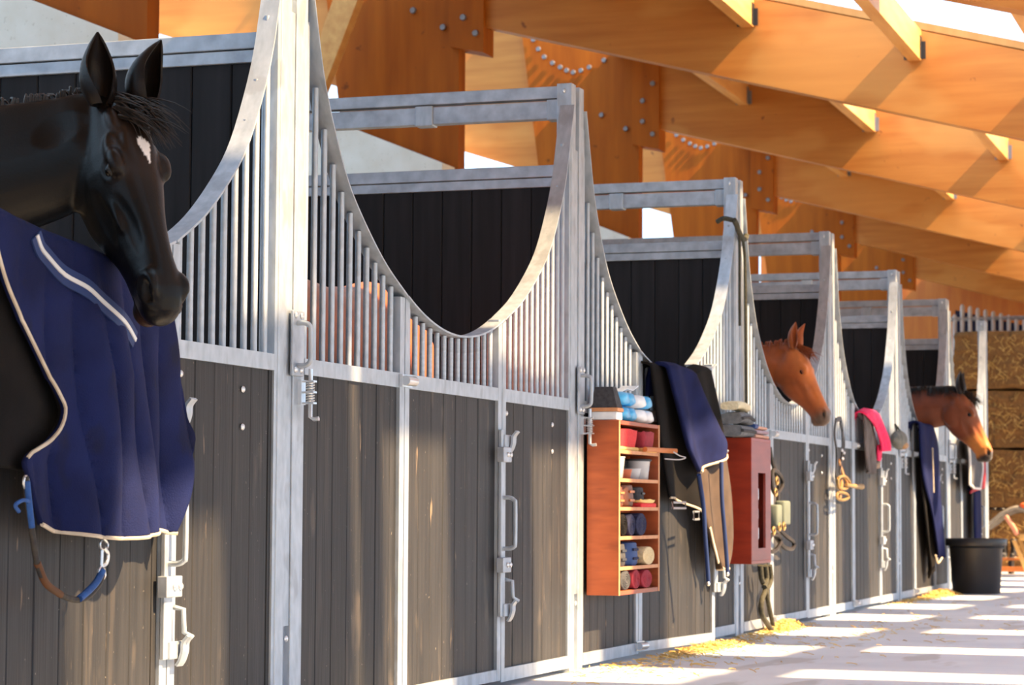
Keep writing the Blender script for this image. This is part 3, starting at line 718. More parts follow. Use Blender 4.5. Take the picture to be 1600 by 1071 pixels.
# ---- rugs on the ajar door
yC = lambda x: -max(0, min(1.1, x-11.11))*math.tan(math.radians(6))
g1 = lambda a, f, s: (lambda u, v: a*math.sin(2*math.pi*(f*u+s*v))*(.3+.7*v))
t = thing('horse_rug', at(1060, 790, -.1), 'black rug draped over the ajar door beside the cubby shelf', 'rug')
c1 = Cloth([(1017,572),(1030,575),(1062,583)], [(1040,778),(1060,781),(1092,800)], [(1017,572),(1024,640),(1030,700),(1040,778)], [(1062,583),(1070,680),(1086,745),(1092,800)], -.05, 24, 40, g1(.02,1.2,.2), yfun=yC)
c1.build('rug_shell', BLKF, t); MB().tube(c1.edge('bottom', .005), .006, 6).build('hem_piping', PIPE, t, True)
for x, y, w, h in ((1061,790,20,9), (1088,806,8,12)):
    MB().tube([at(x+a*w/2, y+b*h/2, -.17) for a, b in ((-1,-1),(1,-1),(1,1),(-1,1))], .006, 6, closed=True).build('buckle', ZINC, t, True)
local(t)
t = thing('horse_rug', at(1110, 735, -.2), 'navy fleece rug with pale hem, topmost on the ajar door', 'rug')
c2 = Cloth([(1043,574),(1062,576),(1084,586)], [(1086,738),(1110,726),(1136,711)], [(1043,574),(1058,645),(1070,700),(1086,738)], [(1084,586),(1102,630),(1122,668),(1136,692),(1136,711)], -.10, 28, 40, g1(.022,1.3,.3), yfun=yC)
c2.build('rug_shell', NAVY2, t, .02); MB().tube(c2.edge('bottom', .012), .007, 6).build('hem_piping', PIPE, t, True)
local(t)
t = thing('horse_rug', at(1105, 690, -.15), 'narrow black rug on the right end of the ajar door', 'rug')
c3 = Cloth([(1082,586),(1098,577),(1110,580)], [(1108,690),(1118,688),(1127,680)], [(1082,586),(1098,640),(1108,690)], [(1110,580),(1118,620),(1124,655),(1127,680)], -.07, 14, 26, g1(.012,1.0,.2), yfun=yC)
c3.build('rug_shell', BLKF, t)
local(t)
t = thing('horse_rug', at(1128, 888, -.2), 'brown rug hanging lowest on the ajar door, beside the closed red cabinet', 'rug')
c4 = Cloth([(1088,736),(1112,728),(1134,712)], [(1121,888),(1128,890),(1136,886)], [(1088,736),(1096,790),(1106,845),(1121,888)], [(1134,712),(1144,770),(1149,830),(1147,862),(1136,886)], -.075, 22, 34, g1(.022,1.6,.2), yfun=yC, over=False)
c4.build('rug_shell', BRNF, t)
MB().tube(c4.edge('bottom', .004), .008, 6).build('hem_piping', PIPE, t, True)
band(MB(), [c4.snap(at(x, y, -.2), .016) for x, y in ((1117,825),(1120,850),(1124,880))], .02, .006).build('lining_strip', PIPE, t)
for pts in (((1092,742),(1099,790),(1102,840),(1105,880),(1107,912)), ((1127,722),(1128,780),(1132,830),(1135,868),(1137,897))):
    q = MB().tube(catmull([at(x, y, -.225) for x, y in pts], 5), .011, 8).build('surcingle_strap', BLUEBAND, t, True)
    MB().ellip(at(pts[-1][0], pts[-1][1], -.225), (.016,.010,.014)).build('strap_clip', ZINC, q, True)
local(t)

# ---- towels, rugs and pads further down
PINK = mat('hot_pink_towel', srgb(220,20,82), srgb(238,44,106), .85, 0, (30,30,30), 3, .2)
GREYT = mat('grey_brown_scarf', srgb(72,64,62), srgb(108,98,96), .85, 0, (20,20,8), 4, .2)
t = thing('scarf', at(1362, 740, -.06), 'grey-brown scarf hanging left of the pink towel', 'scarf')
Cloth([(1349,646),(1354,647),(1360,646)], [(1352,735),(1362,741),(1372,732)], [(1349,646),(1350,690),(1352,735)], [(1360,646),(1366,680),(1373,710),(1372,732)], -.05, 14, 24, g1(.02,2,.1)).build('scarf_cloth', GREYT, t); local(t)
t = thing('towel', at(1375, 715, -.06), 'bright pink towel over the fifth stall door', 'towel')
Cloth([(1352,648),(1362,643),(1372,648)], [(1373,704),(1380,706),(1391,704)], [(1352,648),(1364,665),(1372,690),(1373,704)], [(1372,648),(1382,670),(1390,690),(1391,704)], -.07, 16, 24, g1(.02,1.4,.2)).build('towel_cloth', PINK, t)
Cloth([(1371,696),(1375,695),(1379,696)], [(1371,719),(1374,721),(1376,719)], [(1371,696),(1371,708),(1371,719)], [(1379,696),(1377,708),(1376,719)], -.06, 6, 8, over=False).build('towel_corner', PINK, t); local(t)
t = thing('horse_rug', at(1460, 890, -.08), 'navy and black rug hanging below the bay horse', 'rug')
Cloth([(1436,662),(1448,666),(1458,668)], [(1462,868),(1470,872),(1476,862)], [(1436,662),(1440,740),(1452,800),(1462,868)], [(1458,668),(1467,700),(1470,760),(1476,862)], -.07, 18, 36, g1(.03,1.5,.3)).build('rug_shell', NAVY2, t)
Cloth([(1436,664),(1440,665),(1446,668)], [(1452,890),(1454,905),(1457,892)], [(1436,664),(1438,740),(1446,830),(1452,890)], [(1446,668),(1452,760),(1458,850),(1457,892)], -.045, 10, 30, g1(.02,1,.2)).build('black_lining', BLKF, t)
MB().tube([at(1457,700+0,-.12), at(1459,770,-.12)], .006, 6).tube(catmull([at(x,y,-.11) for x,y in ((1462,868),(1466,880),(1472,872))],4), .008, 6).build('strap', PIPE, t, True); local(t)
REDP = mat('red_pad', srgb(150,28,44), srgb(172,40,56), .8)
GREYP = mat('grey_saddle_pad', srgb(62,62,68), srgb(84,84,90), .85)
t = thing('saddle_pad', at(1518, 765, -.08), 'grey saddle pad with white trim and red underside on the last door', 'saddle pad')
p_ = Cloth([(1511,690),(1518,694),(1529,705)], [(1512,758),(1518,762),(1528,764)], [(1511,690),(1513,720),(1512,758)], [(1529,705),(1533,730),(1528,764)], -.10, 12, 16, g1(.015,1,.1)); p_.build('pad', GREYP, t, .02)
MB().tube(p_.edge('bottom', .012)+p_.edge('right', .012)[::-1], .012, 6).build('white_trim', REFL, t, True); MB().tube(p_.edge('left', .012), .012, 6).build('white_trim', REFL, t, True)
Cloth([(1530,706),(1534,710),(1539,716)], [(1515,772),(1524,768),(1538,764)], [(1530,706),(1524,740),(1515,772)], [(1539,716),(1540,740),(1538,764)], -.06, 10, 14).build('red_underside', REDP, t); local(t)
t = thing('leg_wrap', at(1528, 840, -.06), 'long dark blue wrap hanging under the last door pad', 'cloth')
Cloth([(1522,768),(1526,767),(1532,768)], [(1523,845),(1528,847),(1533,845)], [(1522,768),(1522,810),(1523,845)], [(1532,768),(1533,810),(1533,845)], -.055, 8, 14, g1(.015,1,0)).build('wrap_cloth', NAVY2, t); local(t)

# ---- open cubby shelf
REDWOOD = mat('red_brown_ply', srgb(138,66,34), srgb(164,84,46), .45, 0, (6,6,30), 5, .04, spots=[(srgb(100,44,24), (3,3,12), .66, .4)])
EDGE = mat('worn_ply_edge', srgb(188,128,84), srgb(206,148,104), .6, 0, (20,20,20))
X0c, X1c, YF = 10.24, 10.935, -.15
ZS = [.979,.851,.723,.592,.456]
cab = thing('cubby_shelf', ((X0c+X1c)/2, 0, .33), 'open red-brown wooden cubby shelf with six compartments of brushes', 'shelf')
for nm, a in (('side_panel',(X0c,X0c+.018,YF,-.002,.33,1.112)), ('side_panel',(X1c-.018,X1c,YF,-.002,.33,1.112)), ('top_panel',(X0c+.018,X1c-.018,YF,-.002,1.094,1.112)), ('bottom_panel',(X0c+.018,X1c-.018,YF,-.002,.33,.35)), ('back_panel',(X0c+.018,X1c-.018,-.012,-.002,.35,1.094))):
    MB().bbox(*a, .002).build(nm, REDWOOD, cab)
for z in ZS:
    s_ = MB().bbox(X0c+.018, X1c-.018, YF+.004, -.012, z-.014, z, .002).build('shelf_board', REDWOOD, cab)
    MB().box(X0c+.018, X1c-.018, YF, YF+.004, z-.015, z+.001).build('shelf_edge', EDGE, s_)
MB().box(X0c-.0005, X0c+.019, YF-.002, YF, .33, 1.112).build('worn_edge', EDGE, cab); MB().box(X1c-.019, X1c+.0005, YF-.002, YF, .33, 1.112).build('worn_edge', EDGE, cab)
local(cab)
def cx(px): return X0c+(px-966)/92.0
def roll(name, label, cat, px0, px1, z, h, m, grp=None, tilt=0, yc=-.085):
    """bandage roll lying with its axis towards the aisle"""
    xc, r = (cx(px0)+cx(px1))/2, h/2; w = (cx(px1)-cx(px0))/2
    o = thing(name, (xc, yc, z), label, cat, grp)
    prof = []
    b = MB(); n = 20; rings = []
    for yy, f in ((-.062,.2),(-.062,.9),(-.058,1),(.05,1),(.055,.9),(.055,.2)):
        rings.append([(xc+w*f*math.cos(2*math.pi*k/n), yc+yy, z+r+r*f*math.sin(2*math.pi*k/n)) for k in range(n)])
    b.loft(rings); b.build('wound_cloth', m, o, True)
    b2 = MB().tube([(xc+w*(.15+.7*q/40)*math.cos(q*.5), yc-.0625, z+r+r*(.15+.7*q/40)*math.sin(q*.5)) for q in range(41)], .0018, 4); b2.build('wound_edge', m, o)
    local(o); return o
def boot(name, label, cat, px0, px1, z, h, m, m2):
    """folded protective boot standing upright in the compartment"""
    x0, x1 = cx(px0), cx(px1); o = thing(name, ((x0+x1)/2, -.08, z), label, cat)
    n = 18; rings = []
    for q, f in ((0,.86),(.1,.96),(.4,1),(.75,.95),(.95,.9),(1,.7)):
        rings.append([((x0+x1)/2+(x1-x0)/2*f*math.copysign(abs(math.cos(2*math.pi*k/n))**.6, math.cos(2*math.pi*k/n)), -.08+.06*f*math.sin(2*math.pi*k/n), z+h*q) for k in range(n)])
    MB().loft(rings).build('shell', m, o, True)
    xm = (x0+x1)/2
    MB().bbox(xm-.22*(x1-x0), xm+.22*(x1-x0), -.1435, -.137, z+h*.25, z+h*.36, .002).bbox(xm-.22*(x1-x0), xm+.22*(x1-x0), -.1435, -.137, z+h*.62, z+h*.73, .002).build('strap', m2, o)
    local(o); return o
REDB = mat('red_bristles', srgb(200,28,36), srgb(226,52,56), .7, 0, (160,20,160), 3, .4); MAROON = mat('maroon_cloth', srgb(132,28,44), srgb(158,42,58), .8, 0, (40,40,40), 3, .2)
BRWOOD = mat('pale_brush_wood', srgb(226,186,104), srgb(238,204,130), .5, 0, (4,30,30)); ORWOOD = mat('orange_brush_wood', srgb(178,104,52), srgb(198,122,66), .45, 0, (4,30,30))
LEATH = mat('brown_leather', srgb(96,54,32), srgb(122,72,44), .5, 0, (12,12,12), 4, .1); DGREY = mat('charcoal_felt', srgb(52,53,58), srgb(70,71,76), .9, 0, (60,60,60), 3, .2)
CLEAR = mat('clear_plastic', srgb(205,208,212), srgb(225,228,232), .15, 0, trans=.0, alpha=.55); TERRA = mat('terracotta_pot', srgb(178,92,62), srgb(194,108,74), .7)
NAVYB = mat('navy_bandage', srgb(24,28,58), srgb(36,42,78), .85, 0, (60,60,60), 3, .2); MIDBLUE = mat('blue_cover', srgb(30,58,112), srgb(42,74,132), .6); CREAM = mat('cream_bristle', srgb(206,184,142), srgb(226,206,164), .8, 0, (120,120,120), 3, .4)
def brush(label, px0, px1, z, h, bm_, wm, yc=-.09, over=.0):
    x0, x1 = cx(px0), cx(px1); o = thing('grooming_brush', ((x0+x1)/2, yc, z), label, 'brush')
    MB().bbox(x0, x1, yc-.04-over, yc+.04, z, z+.02, .007).build('brush_back', wm, o, True)
    n = 20; rings = []
    for q, f in ((0,.92),(.5,1.02),(1,1.08)):
        rings.append([((x0+x1)/2+(x1-x0)/2*f*math.copysign(abs(math.cos(2*math.pi*k/n))**.5, math.cos(2*math.pi*k/n)), yc+.04*f*math.copysign(abs(math.sin(2*math.pi*k/n))**.5, math.sin(2*math.pi*k/n))-over*.5, z+.02+(h-.02)*q+.004*math.sin(k*2.2)*q) for k in range(n)])
    MB().loft(rings).build('bristles', bm_, o, True); local(o)
z = ZS[0]
brush('bright red brush at the left of the top compartment', 968, 1004, z, .098, REDB, BRWOOD)
brush('dark red brush at the right of the top compartment', 1008, 1025, z, .095, MAROON, BRWOOD, over=.03)
o = thing('sweat_scraper', (cx(1020), -.16, z), 'wooden scraper handle sticking out of the top compartment', 'scraper')
MB().tube(catmull([(cx(1004),-.158,z+.012),(cx(1015),-.165,z+.013),(cx(1026),-.19,z+.012),(cx(1030),-.235,z+.010)], 5), .012, 10).build('handle', ORWOOD, o, True)
MB().tube(catmull([(cx(1028),-.225,z+.006),(cx(1030),-.25,z-.012),(cx(1033),-.27,z-.02),(cx(1030),-.245,z-.03),(cx(1022),-.20,z-.028)], 5), .003, 6).build('wire_loop', ZINC, o, True); local(o)
def tub(label, px0, px1, z, h, m, lid=None, yc=-.085, name='plastic_tub', cat='tub'):
    x0, x1 = cx(px0), cx(px1); xc = (x0+x1)/2; rx = (x1-x0)/2
    o = thing(name, (xc, yc, z), label, cat); n = 20
    R = lambda f, q: [(xc+rx*f*math.cos(2*math.pi*k/n), yc+min(.06, rx)*f*math.sin(2*math.pi*k/n), z+h*q) for k in range(n)]
    MB().loft([R(.75,0), R(.8,.03), R(.95,.95), R(1,.96), R(1,1), R(.9,1), R(.72,.06)]).build('pot_body', m, o, True)
    if lid: MB().loft([R(1.04,.97), R(1.06,1.0), R(1.06,1.06), R(.9,1.09)]).build('lid', lid, o, True)
    local(o)
z = ZS[1]
tub('tall clear tub at the left of the second compartment', 968, 985, z, .10, CLEAR)
tub('small terracotta pot in the second compartment', 987, 996, z, .045, TERRA)
tub('small clear pot beside the terracotta pot', 997, 1008, z, .05, CLEAR)
tub('wide clear box with dark lid in the second compartment', 1009, 1024, z, .09, CLEAR, DGREY)
o = thing('spray_tray', (cx(1000), -.05, z), 'dark tray at the back of the second compartment', 'tray'); MB().bbox(cx(990), cx(1020), -.05, -.015, z, z+.085, .006).build('tray_body', DGREY, o, True); MB().bbox(cx(989), cx(1021), -.054, -.013, z+.075, z+.09, .004).build('tray_rim', BLACKP, o); local(o)
z = ZS[2]
boot('tendon_boot', 'brown leather tendon boot at the left of the third compartment', 'boot', 968, 981, z, .095, LEATH, ORWOOD)
boot('tendon_boot', 'second brown leather tendon boot, nearer the middle of the third compartment', 'boot', 982, 997, z, .105, LEATH, ORWOOD)
boot('tendon_boot', 'charcoal tendon boot at the right of the third compartment', 'boot', 1002, 1012, z, .095, DGREY, BLACKP)
brush('red-backed brush lying flat in the third compartment', 1000, 1024, z, .035, BRWOOD, REDB, yc=-.115)
z = ZS[3]
roll('bandage_roll', 'black bandage roll at the left of the fourth compartment', 'bandage', 969, 981, z, .10, BLKF, 'bandage rolls')
roll('bandage_roll', 'dark blue bandage roll in the middle of the fourth compartment', 'bandage', 982, 993, z, .10, NAVYB, 'bandage rolls')
roll('bandage_roll', 'navy bandage roll at the right of the fourth compartment', 'bandage', 995, 1011, z, .105, NAVYB, 'bandage rolls')
z = ZS[4]
boot('brushing_boot', 'grey brushing boot at the left of the fifth compartment', 'boot', 970, 985, z, .105, DGREY, BLACKP)
boot('brushing_boot', 'blue brushing boot in the middle of the fifth compartment', 'boot', 987, 1004, z, .11, MIDBLUE, NAVYB)
o = roll('round_brush', 'round cream brush at the right of the fifth compartment', 'brush', 1006, 1024, z, .085, CREAM)
z = .35
roll('bandage_roll', 'grey bandage roll in the bottom compartment', 'bandage', 971, 986, z, .09, DGREY, 'bandage rolls')
roll('bandage_roll', 'red bandage roll in the middle of the bottom compartment', 'bandage', 988, 1001, z, .09, MAROON, 'bandage rolls')
roll('bandage_roll', 'dark red bandage roll at the right of the bottom compartment', 'bandage', 1003, 1020, z, .085, MAROON, 'bandage rolls')
# on top of the cubby
CYAN = mat('sky_blue_film', srgb(40,150,214), srgb(78,184,236), .3, 0, (14,14,14), 3, .3, (30,30,30)); WHITEF = mat('white_film', srgb(214,222,230), srgb(238,242,246), .3, 0, (14,14,14), 3, .3, (30,30,30))
def pack(label, x0, x1, z, h, ma, mb2):
    o = thing('wipes_pack', ((x0+x1)/2, -.08, z), label, 'pack', 'packs of wipes')
    def pil(a, b):
        bm = MB(); n = 20; rings = []
        for q in range(9):
            t = q/8; f = (math.sin(math.pi*min(max(t*.9+.05,0),1)))**.35
            rings.append([(lerp(a,b,t), -.08+.062*math.copysign(abs(math.cos(2*math.pi*k/n))**.7, math.cos(2*math.pi*k/n))*f+.004*math.sin(7*t+k), z+h/2+h/2*f*math.copysign(abs(math.sin(2*math.pi*k/n))**.8, math.sin(2*math.pi*k/n))) for k in range(n)])
        return bm.loft(rings)
    xm = lerp(x0, x1, .52)
    pil(x0, xm+.03).build('wrapper', ma, o, True); pil(xm-.03, x1).build('wrapper_end', mb2, o, True); local(o)
pack('lower left blue pack of wipes on the cubby shelf', 10.36, 10.63, 1.114, .068, CYAN, CYAN)
pack('lower right white pack of wipes on the cubby shelf', 10.645, 10.93, 1.114, .066, WHITEF, WHITEF)
pack('upper left blue pack of wipes on the cubby shelf', 10.35, 10.61, 1.184, .066, CYAN, CYAN)
pack('upper right white pack of wipes on the cubby shelf', 10.625, 10.90, 1.182, .064, WHITEF, CYAN)
o = thing('paper_slip', (10.6,-.07,1.25), 'crumpled white paper slip on the upper packs', 'paper'); MB().ribbon([(10.5,-.05,1.252),(10.56,-.06,1.268),(10.62,-.07,1.262),(10.68,-.08,1.286)], .08, .003).build('slip', WHITEF, o); local(o)
o = thing('grooming_box', (10.3,-.08,1.114), 'charcoal tapered grooming tub stacked at the left end of the cubby top', 'box')
MB().bbox(10.245, 10.335, -.14, -.02, 1.113, 1.15, .004).build('pale_base', WHITEF, o); MB().bbox(10.242, 10.34, -.145, -.015, 1.151, 1.168, .003).build('wooden_tray', EDGE, o)
MB().loft([[(10.245,-.14,1.169),(10.338,-.14,1.169),(10.338,-.02,1.169),(10.245,-.02,1.169)], [(10.262,-.115,1.262),(10.325,-.115,1.262),(10.325,-.03,1.262),(10.262,-.03,1.262)]]).build('felt_tub', DGREY, o); local(o)

# ---- closed red cabinet
REDC = mat('red_stained_ply', srgb(132,40,22), srgb(158,54,30), .35, 0, (5,5,24), 5, .04); REDC2 = mat('red_stained_front', srgb(128,52,42), srgb(148,64,52), .4, 0, (5,5,24), 5, .04)
xa, xb, yf, za, zb = 12.885, 13.375, -.15, .415, 1.112
cab = thing('tack_cabinet', ((xa+xb)/2, 0, za), 'closed red wooden cabinet with a narrow vertical slot', 'cabinet')
for nm, a, mm in (('side_panel',(xa,xa+.018,yf,-.002,za,zb),REDC), ('side_panel',(xb-.018,xb,yf,-.002,za,zb),REDC), ('top_panel',(xa+.018,xb-.018,yf,-.002,zb-.018,zb),REDC), ('bottom_panel',(xa+.018,xb-.018,yf,-.002,za,za+.018),REDC), ('back_panel',(xa+.018,xb-.018,-.012,-.002,za+.018,zb-.018),REDC)):
    MB().bbox(*a, .002).build(nm, mm, cab)
sx0, sx1, sz0, sz1 = 13.05, 13.24, .50, .92
f_ = MB(); f_.box(xa+.018, sx0, yf+.0, yf+.014, za+.018, zb-.018); f_.box(sx1, xb-.018, yf, yf+.014, za+.018, zb-.018); f_.box(sx0, sx1, yf, yf+.014, za+.018, sz0); f_.box(sx0, sx1, yf, yf+.014, sz1, zb-.018); f_.build('front_panel_with_slot', REDC2, cab)
local(cab)
for k, (zz, nm) in enumerate(((za+.02,'bottom'),(za+.13,'second'),(za+.24,'third'),(za+.35,'fourth'))):
    o = thing('white_bottle', (13.13,-.09,zz), 'white plastic bottle seen through the cabinet slot, %s of four' % nm, 'bottle', 'bottles in the red cabinet')
    MB().lathe([(.026,0),(.030,.01),(.030,.065),(.014,.085),(.014,.10)], 14, (13.13+.012*(k%2),-.102,zz)).build('bottle_body', WHITEF, o, True); MB().lathe([(.017,.095),(.017,.108)], 12, (13.13+.012*(k%2),-.102,zz)).build('cap', MIDBLUE if k == 3 else WHITEF, o, True); local(o)
# on top of the red cabinet
FELT = mat('grey_felt_pad', srgb(92,96,102), srgb(120,124,130), .9, 0, (30,30,30), 4, .3); SHEEP = mat('cream_sheepskin', srgb(206,194,160), srgb(228,218,188), .95, 0, (60,60,60), 4, .8)
def slab(name, label, cat, x0, x1, z, h, m, bend=.0, y0=-.14, y1=-.015, part='folded_cloth', m2=None):
    o = thing(name, ((x0+x1)/2, (y0+y1)/2, z), label, cat); b = MB(); n = 16; rings = []
    for q in range(9):
        t_ = q/8; zc = z+h/2+bend*math.sin(math.pi*t_)
        rings.append([(lerp(x0,x1,t_), (y0+y1)/2+(y1-y0)/2*math.copysign(abs(math.cos(2*math.pi*k/n))**.6, math.cos(2*math.pi*k/n)), zc+h/2*math.copysign(abs(math.sin(2*math.pi*k/n))**.6, math.sin(2*math.pi*k/n))) for k in range(n)])
    b.loft(rings).build(part, m, o, True)
    if m2: MB().tube([(lerp(x0,x1,q/8), y0-.002, z+h*.5+bend*math.sin(math.pi*q/8)) for q in range(9)], h*.16, 6).build('edge_binding', m2, o, True)
    local(o)
slab('felt_pad', 'lower grey felt pad on the red cabinet', 'pad', 12.70, 13.02, 1.113, .065, FELT, .0, m2=DGREY)
slab('felt_pad', 'upper grey felt pad, folded under the sheepskin roll', 'pad', 12.70, 13.0, 1.18, .06, FELT, .012, m2=DGREY)
slab('sheepskin_roll', 'cream sheepskin roll on top of the grey felt pads', 'pad', 12.66, 12.96, 1.255, .045, SHEEP, .01, -.13, -.03, 'fleece_roll')
LILAC = mat('lilac_cloth', srgb(146,124,140), srgb(176,152,160), .85); PEACH = mat('peach_cloth', srgb(196,148,128), srgb(212,166,146), .85)
slab('folded_cloth', 'peach folded cloth at the bottom of the cloth pile on the red cabinet', 'cloth', 13.04, 13.38, 1.113, .025, PEACH, .0)
slab('folded_cloth', 'lilac folded cloth in the middle of the cloth pile on the red cabinet', 'cloth', 13.03, 13.38, 1.139, .025, LILAC, .0)
slab('folded_cloth', 'pale pink folded cloth topmost on the red cabinet', 'cloth', 13.12, 13.38, 1.165, .022, PEACH, .0, -.13, -.03)
slab('sponge', 'bright blue sponge on the cloth pile', 'sponge', 13.03, 13.115, 1.165, .03, MIDBLUE, .0, -.14, -.05, 'sponge_block')

# ---- bridles, halters and ropes
OLIVE = mat('dark_olive_rope', srgb(44,44,36), srgb(70,68,54), .85, 0, (80,80,80), 3, .4); STRAPB = mat('black_leather', srgb(24,22,22), srgb(38,34,32), .45); STRAPT = mat('tan_leather', srgb(146,104,58), srgb(170,126,76), .5); BRASS = mat('brass_bit', srgb(150,122,76), srgb(178,150,100), .45, .5); SAGE = mat('sage_green_boot', srgb(84,94,88), srgb(106,116,108), .85)
r_ = MB()
def pth(pts, Y): return catmull([at(x, y, Y) for x, y in pts], 5)
o = thing('tie_rope', at(1162, 640, -.03), 'dark rope knotted round the arch above the red cabinet', 'rope')
MB().tube(catmull([(12.985,-.03,2.335),(13.03,-.035,2.31),(13.08,-.03,2.29),(13.13,-.028,2.275),(13.19,-.024,2.262),(13.26,-.02,2.255),(13.32,-.02,2.27),(13.335,-.02,2.29)], 5), .016, 8).tube(catmull([(12.985,-.02,2.335),(12.98,.03,2.345),(13.0,.07,2.33)], 5), .014, 8).build('knotted_loop', OLIVE, o, True)
MB().tube(catmull([(13.10,-.03,2.28),(13.12,-.03,2.2),(13.125,-.028,1.9),(13.13,-.028,1.75)], 5), .008, 6).tube(catmull([(13.25,-.02,2.25),(13.31,-.018,2.1),(13.325,-.018,1.7),(13.325,-.02,1.2)], 6), .009, 6).build('rope_tail', OLIVE, o, True); local(o)
o = thing('halter', at(1220, 800, -.08), 'tangled halter with sage green boots hanging right of the red cabinet', 'halter')
MB().tube(pth([(1203,700),(1206,720),(1212,740),(1216,760),(1215,785)], -.05), .012, 6).build('head_strap', STRAPB, o, True)
for k, pts in enumerate((((1206,822),(1216,826),(1228,838),(1240,848),(1238,858),(1226,856),(1214,842),(1208,828)), ((1204,838),(1214,836),(1220,846),(1212,860),(1203,862),(1201,850)), ((1208,735),(1220,745),(1222,760),(1212,772),(1206,758)))):
    MB().tube(catmull([at(x, y, -.07-.02*k) for x, y in pts], 5, True), .013, 6, closed=True).build('strap_loop', STRAPB, o, True)
for x, y, w, h in ((1222,802,7,19), (1210,806,6,17)):
    a = at(x-w, y+h, -.09); b = at(x+w, y-h, -.09); MB().bbox(min(a.x,b.x)+.06, max(a.x,b.x)-.02, -.12, -.06, a.z, b.z, .012).build('brushing_boot', SAGE, o, True)
for x, y in ((1214,752),(1212,770),(1218,824),(1209,830),(1225,823)): MB().tube([at(x,y,-.12)+Vector((.03*math.cos(q*.785),0,.022*math.sin(q*.785))) for q in range(8)], .006, 6, closed=True).build('ring', BRASS, o, True)
local(o)
o = thing('lead_rope', at(1195, 985, -.06), 'dark green lead rope hanging under the red cabinet to the floor', 'rope')
MB().tube(pth([(1188,884),(1190,905),(1196,920),(1190,940),(1190,960),(1200,977),(1206,986)], -.06), .016, 8).build('rope_strand', OLIVE, o, True)
MB().tube(pth([(1203,884),(1205,905),(1202,915),(1198,925),(1202,950),(1206,968),(1208,980)], -.05), .014, 8).tube(pth([(1196,884),(1198,905),(1194,918)], -.07), .016, 8).build('rope_strand', OLIVE, o, True)
MB().ellip(at(1207,985,-.055), (.03,.015,.012)).build('rope_clip', BRASS, o, True); local(o)
o = thing('bridle', at(1312, 780, -.06), 'bridle with brass bits hanging on the post right of the chestnut horse', 'bridle')
for pts in (((1306,657),(1304,680),(1308,710),(1306,745),(1310,760)), ((1306,657),(1314,656),(1316,680),(1316,705),(1312,740)), ((1313,660),(1319,690),(1318,712)), ((1311,720),(1320,748),(1328,757))):
    band(MB(), pth(pts, -.06), .03, .008).build('strap', STRAPB if pts[0][1] < 700 else STRAPT, o)
for x, y in ((1316,704),(1319,708),(1317,717)): MB().ellip(at(x, y, -.075), (.025,.008,.012)).build('stud', ZINC, o, True)
for pts in (((1310,748),(1320,745),(1328,755),(1322,764),(1311,762)), ((1310,770),(1322,772),(1326,778),(1316,782),(1308,778))): MB().tube(catmull([at(x, y, -.08) for x, y in pts], 4, True), .010, 6, closed=True).build('bit_ring', BRASS, o, True)
MB().tube(pth([(1322,758),(1334,760),(1347,761)], -.09), [.012]*5+[.016]*4+[.02,.02], 8).build('mouthpiece', BRASS, o, True); band(MB(), pth([(1316,752),(1314,768),(1312,780)], -.07), .05, .01).build('noseband', STRAPT, o); local(o)
STONE = mat('grey_canvas', srgb(86,88,86), srgb(120,118,110), .9, 0, (20,20,20), 4, .3)
o = thing('canvas_bag', at(1405, 700, -.07), 'small grey canvas bag hanging on the post after the pink towel', 'bag')
c0 = at(1405, 688, -.07); MB().ellip(c0, (.24,.055,.075), None, 16, 10).build('bag_body', STONE, o, True); MB().ellip(c0+Vector((.05,-.03,-.04)), (.11,.03,.03)).build('leather_base', STRAPT, o, True); MB().tube([c0+Vector((-.1,0,.06)), c0+Vector((0,.03,.12)), c0+Vector((.1,0,.06))], .008, 6).build('cord', OLIVE, o, True); local(o)

# ---- bucket
bk = thing('muck_tub', (20.89,-.30,0), 'large black rubber tub standing on the floor before the last stall', 'bucket')
def ring(r, z, n=40): return [(20.89+r*math.cos(2*math.pi*k/n), -.30+r*math.sin(2*math.pi*k/n), z) for k in range(n)]
MB().loft([ring(.195,0), ring(.202,.006), ring(.228,.40), ring(.232,.405), ring(.255,.41), ring(.262,.42), ring(.262,.465), ring(.256,.475), ring(.240,.475), ring(.232,.46), ring(.225,.40), ring(.195,.015)]).build('tub_wall', BLACKP, bk, True)
MB().tube([(20.89+.238*math.cos(a*math.pi/20), -.30+.238*math.sin(a*math.pi/20), .395) for a in range(40)], .006, 6, closed=True).build('rim_bead', BLACKP, bk, True); local(bk)

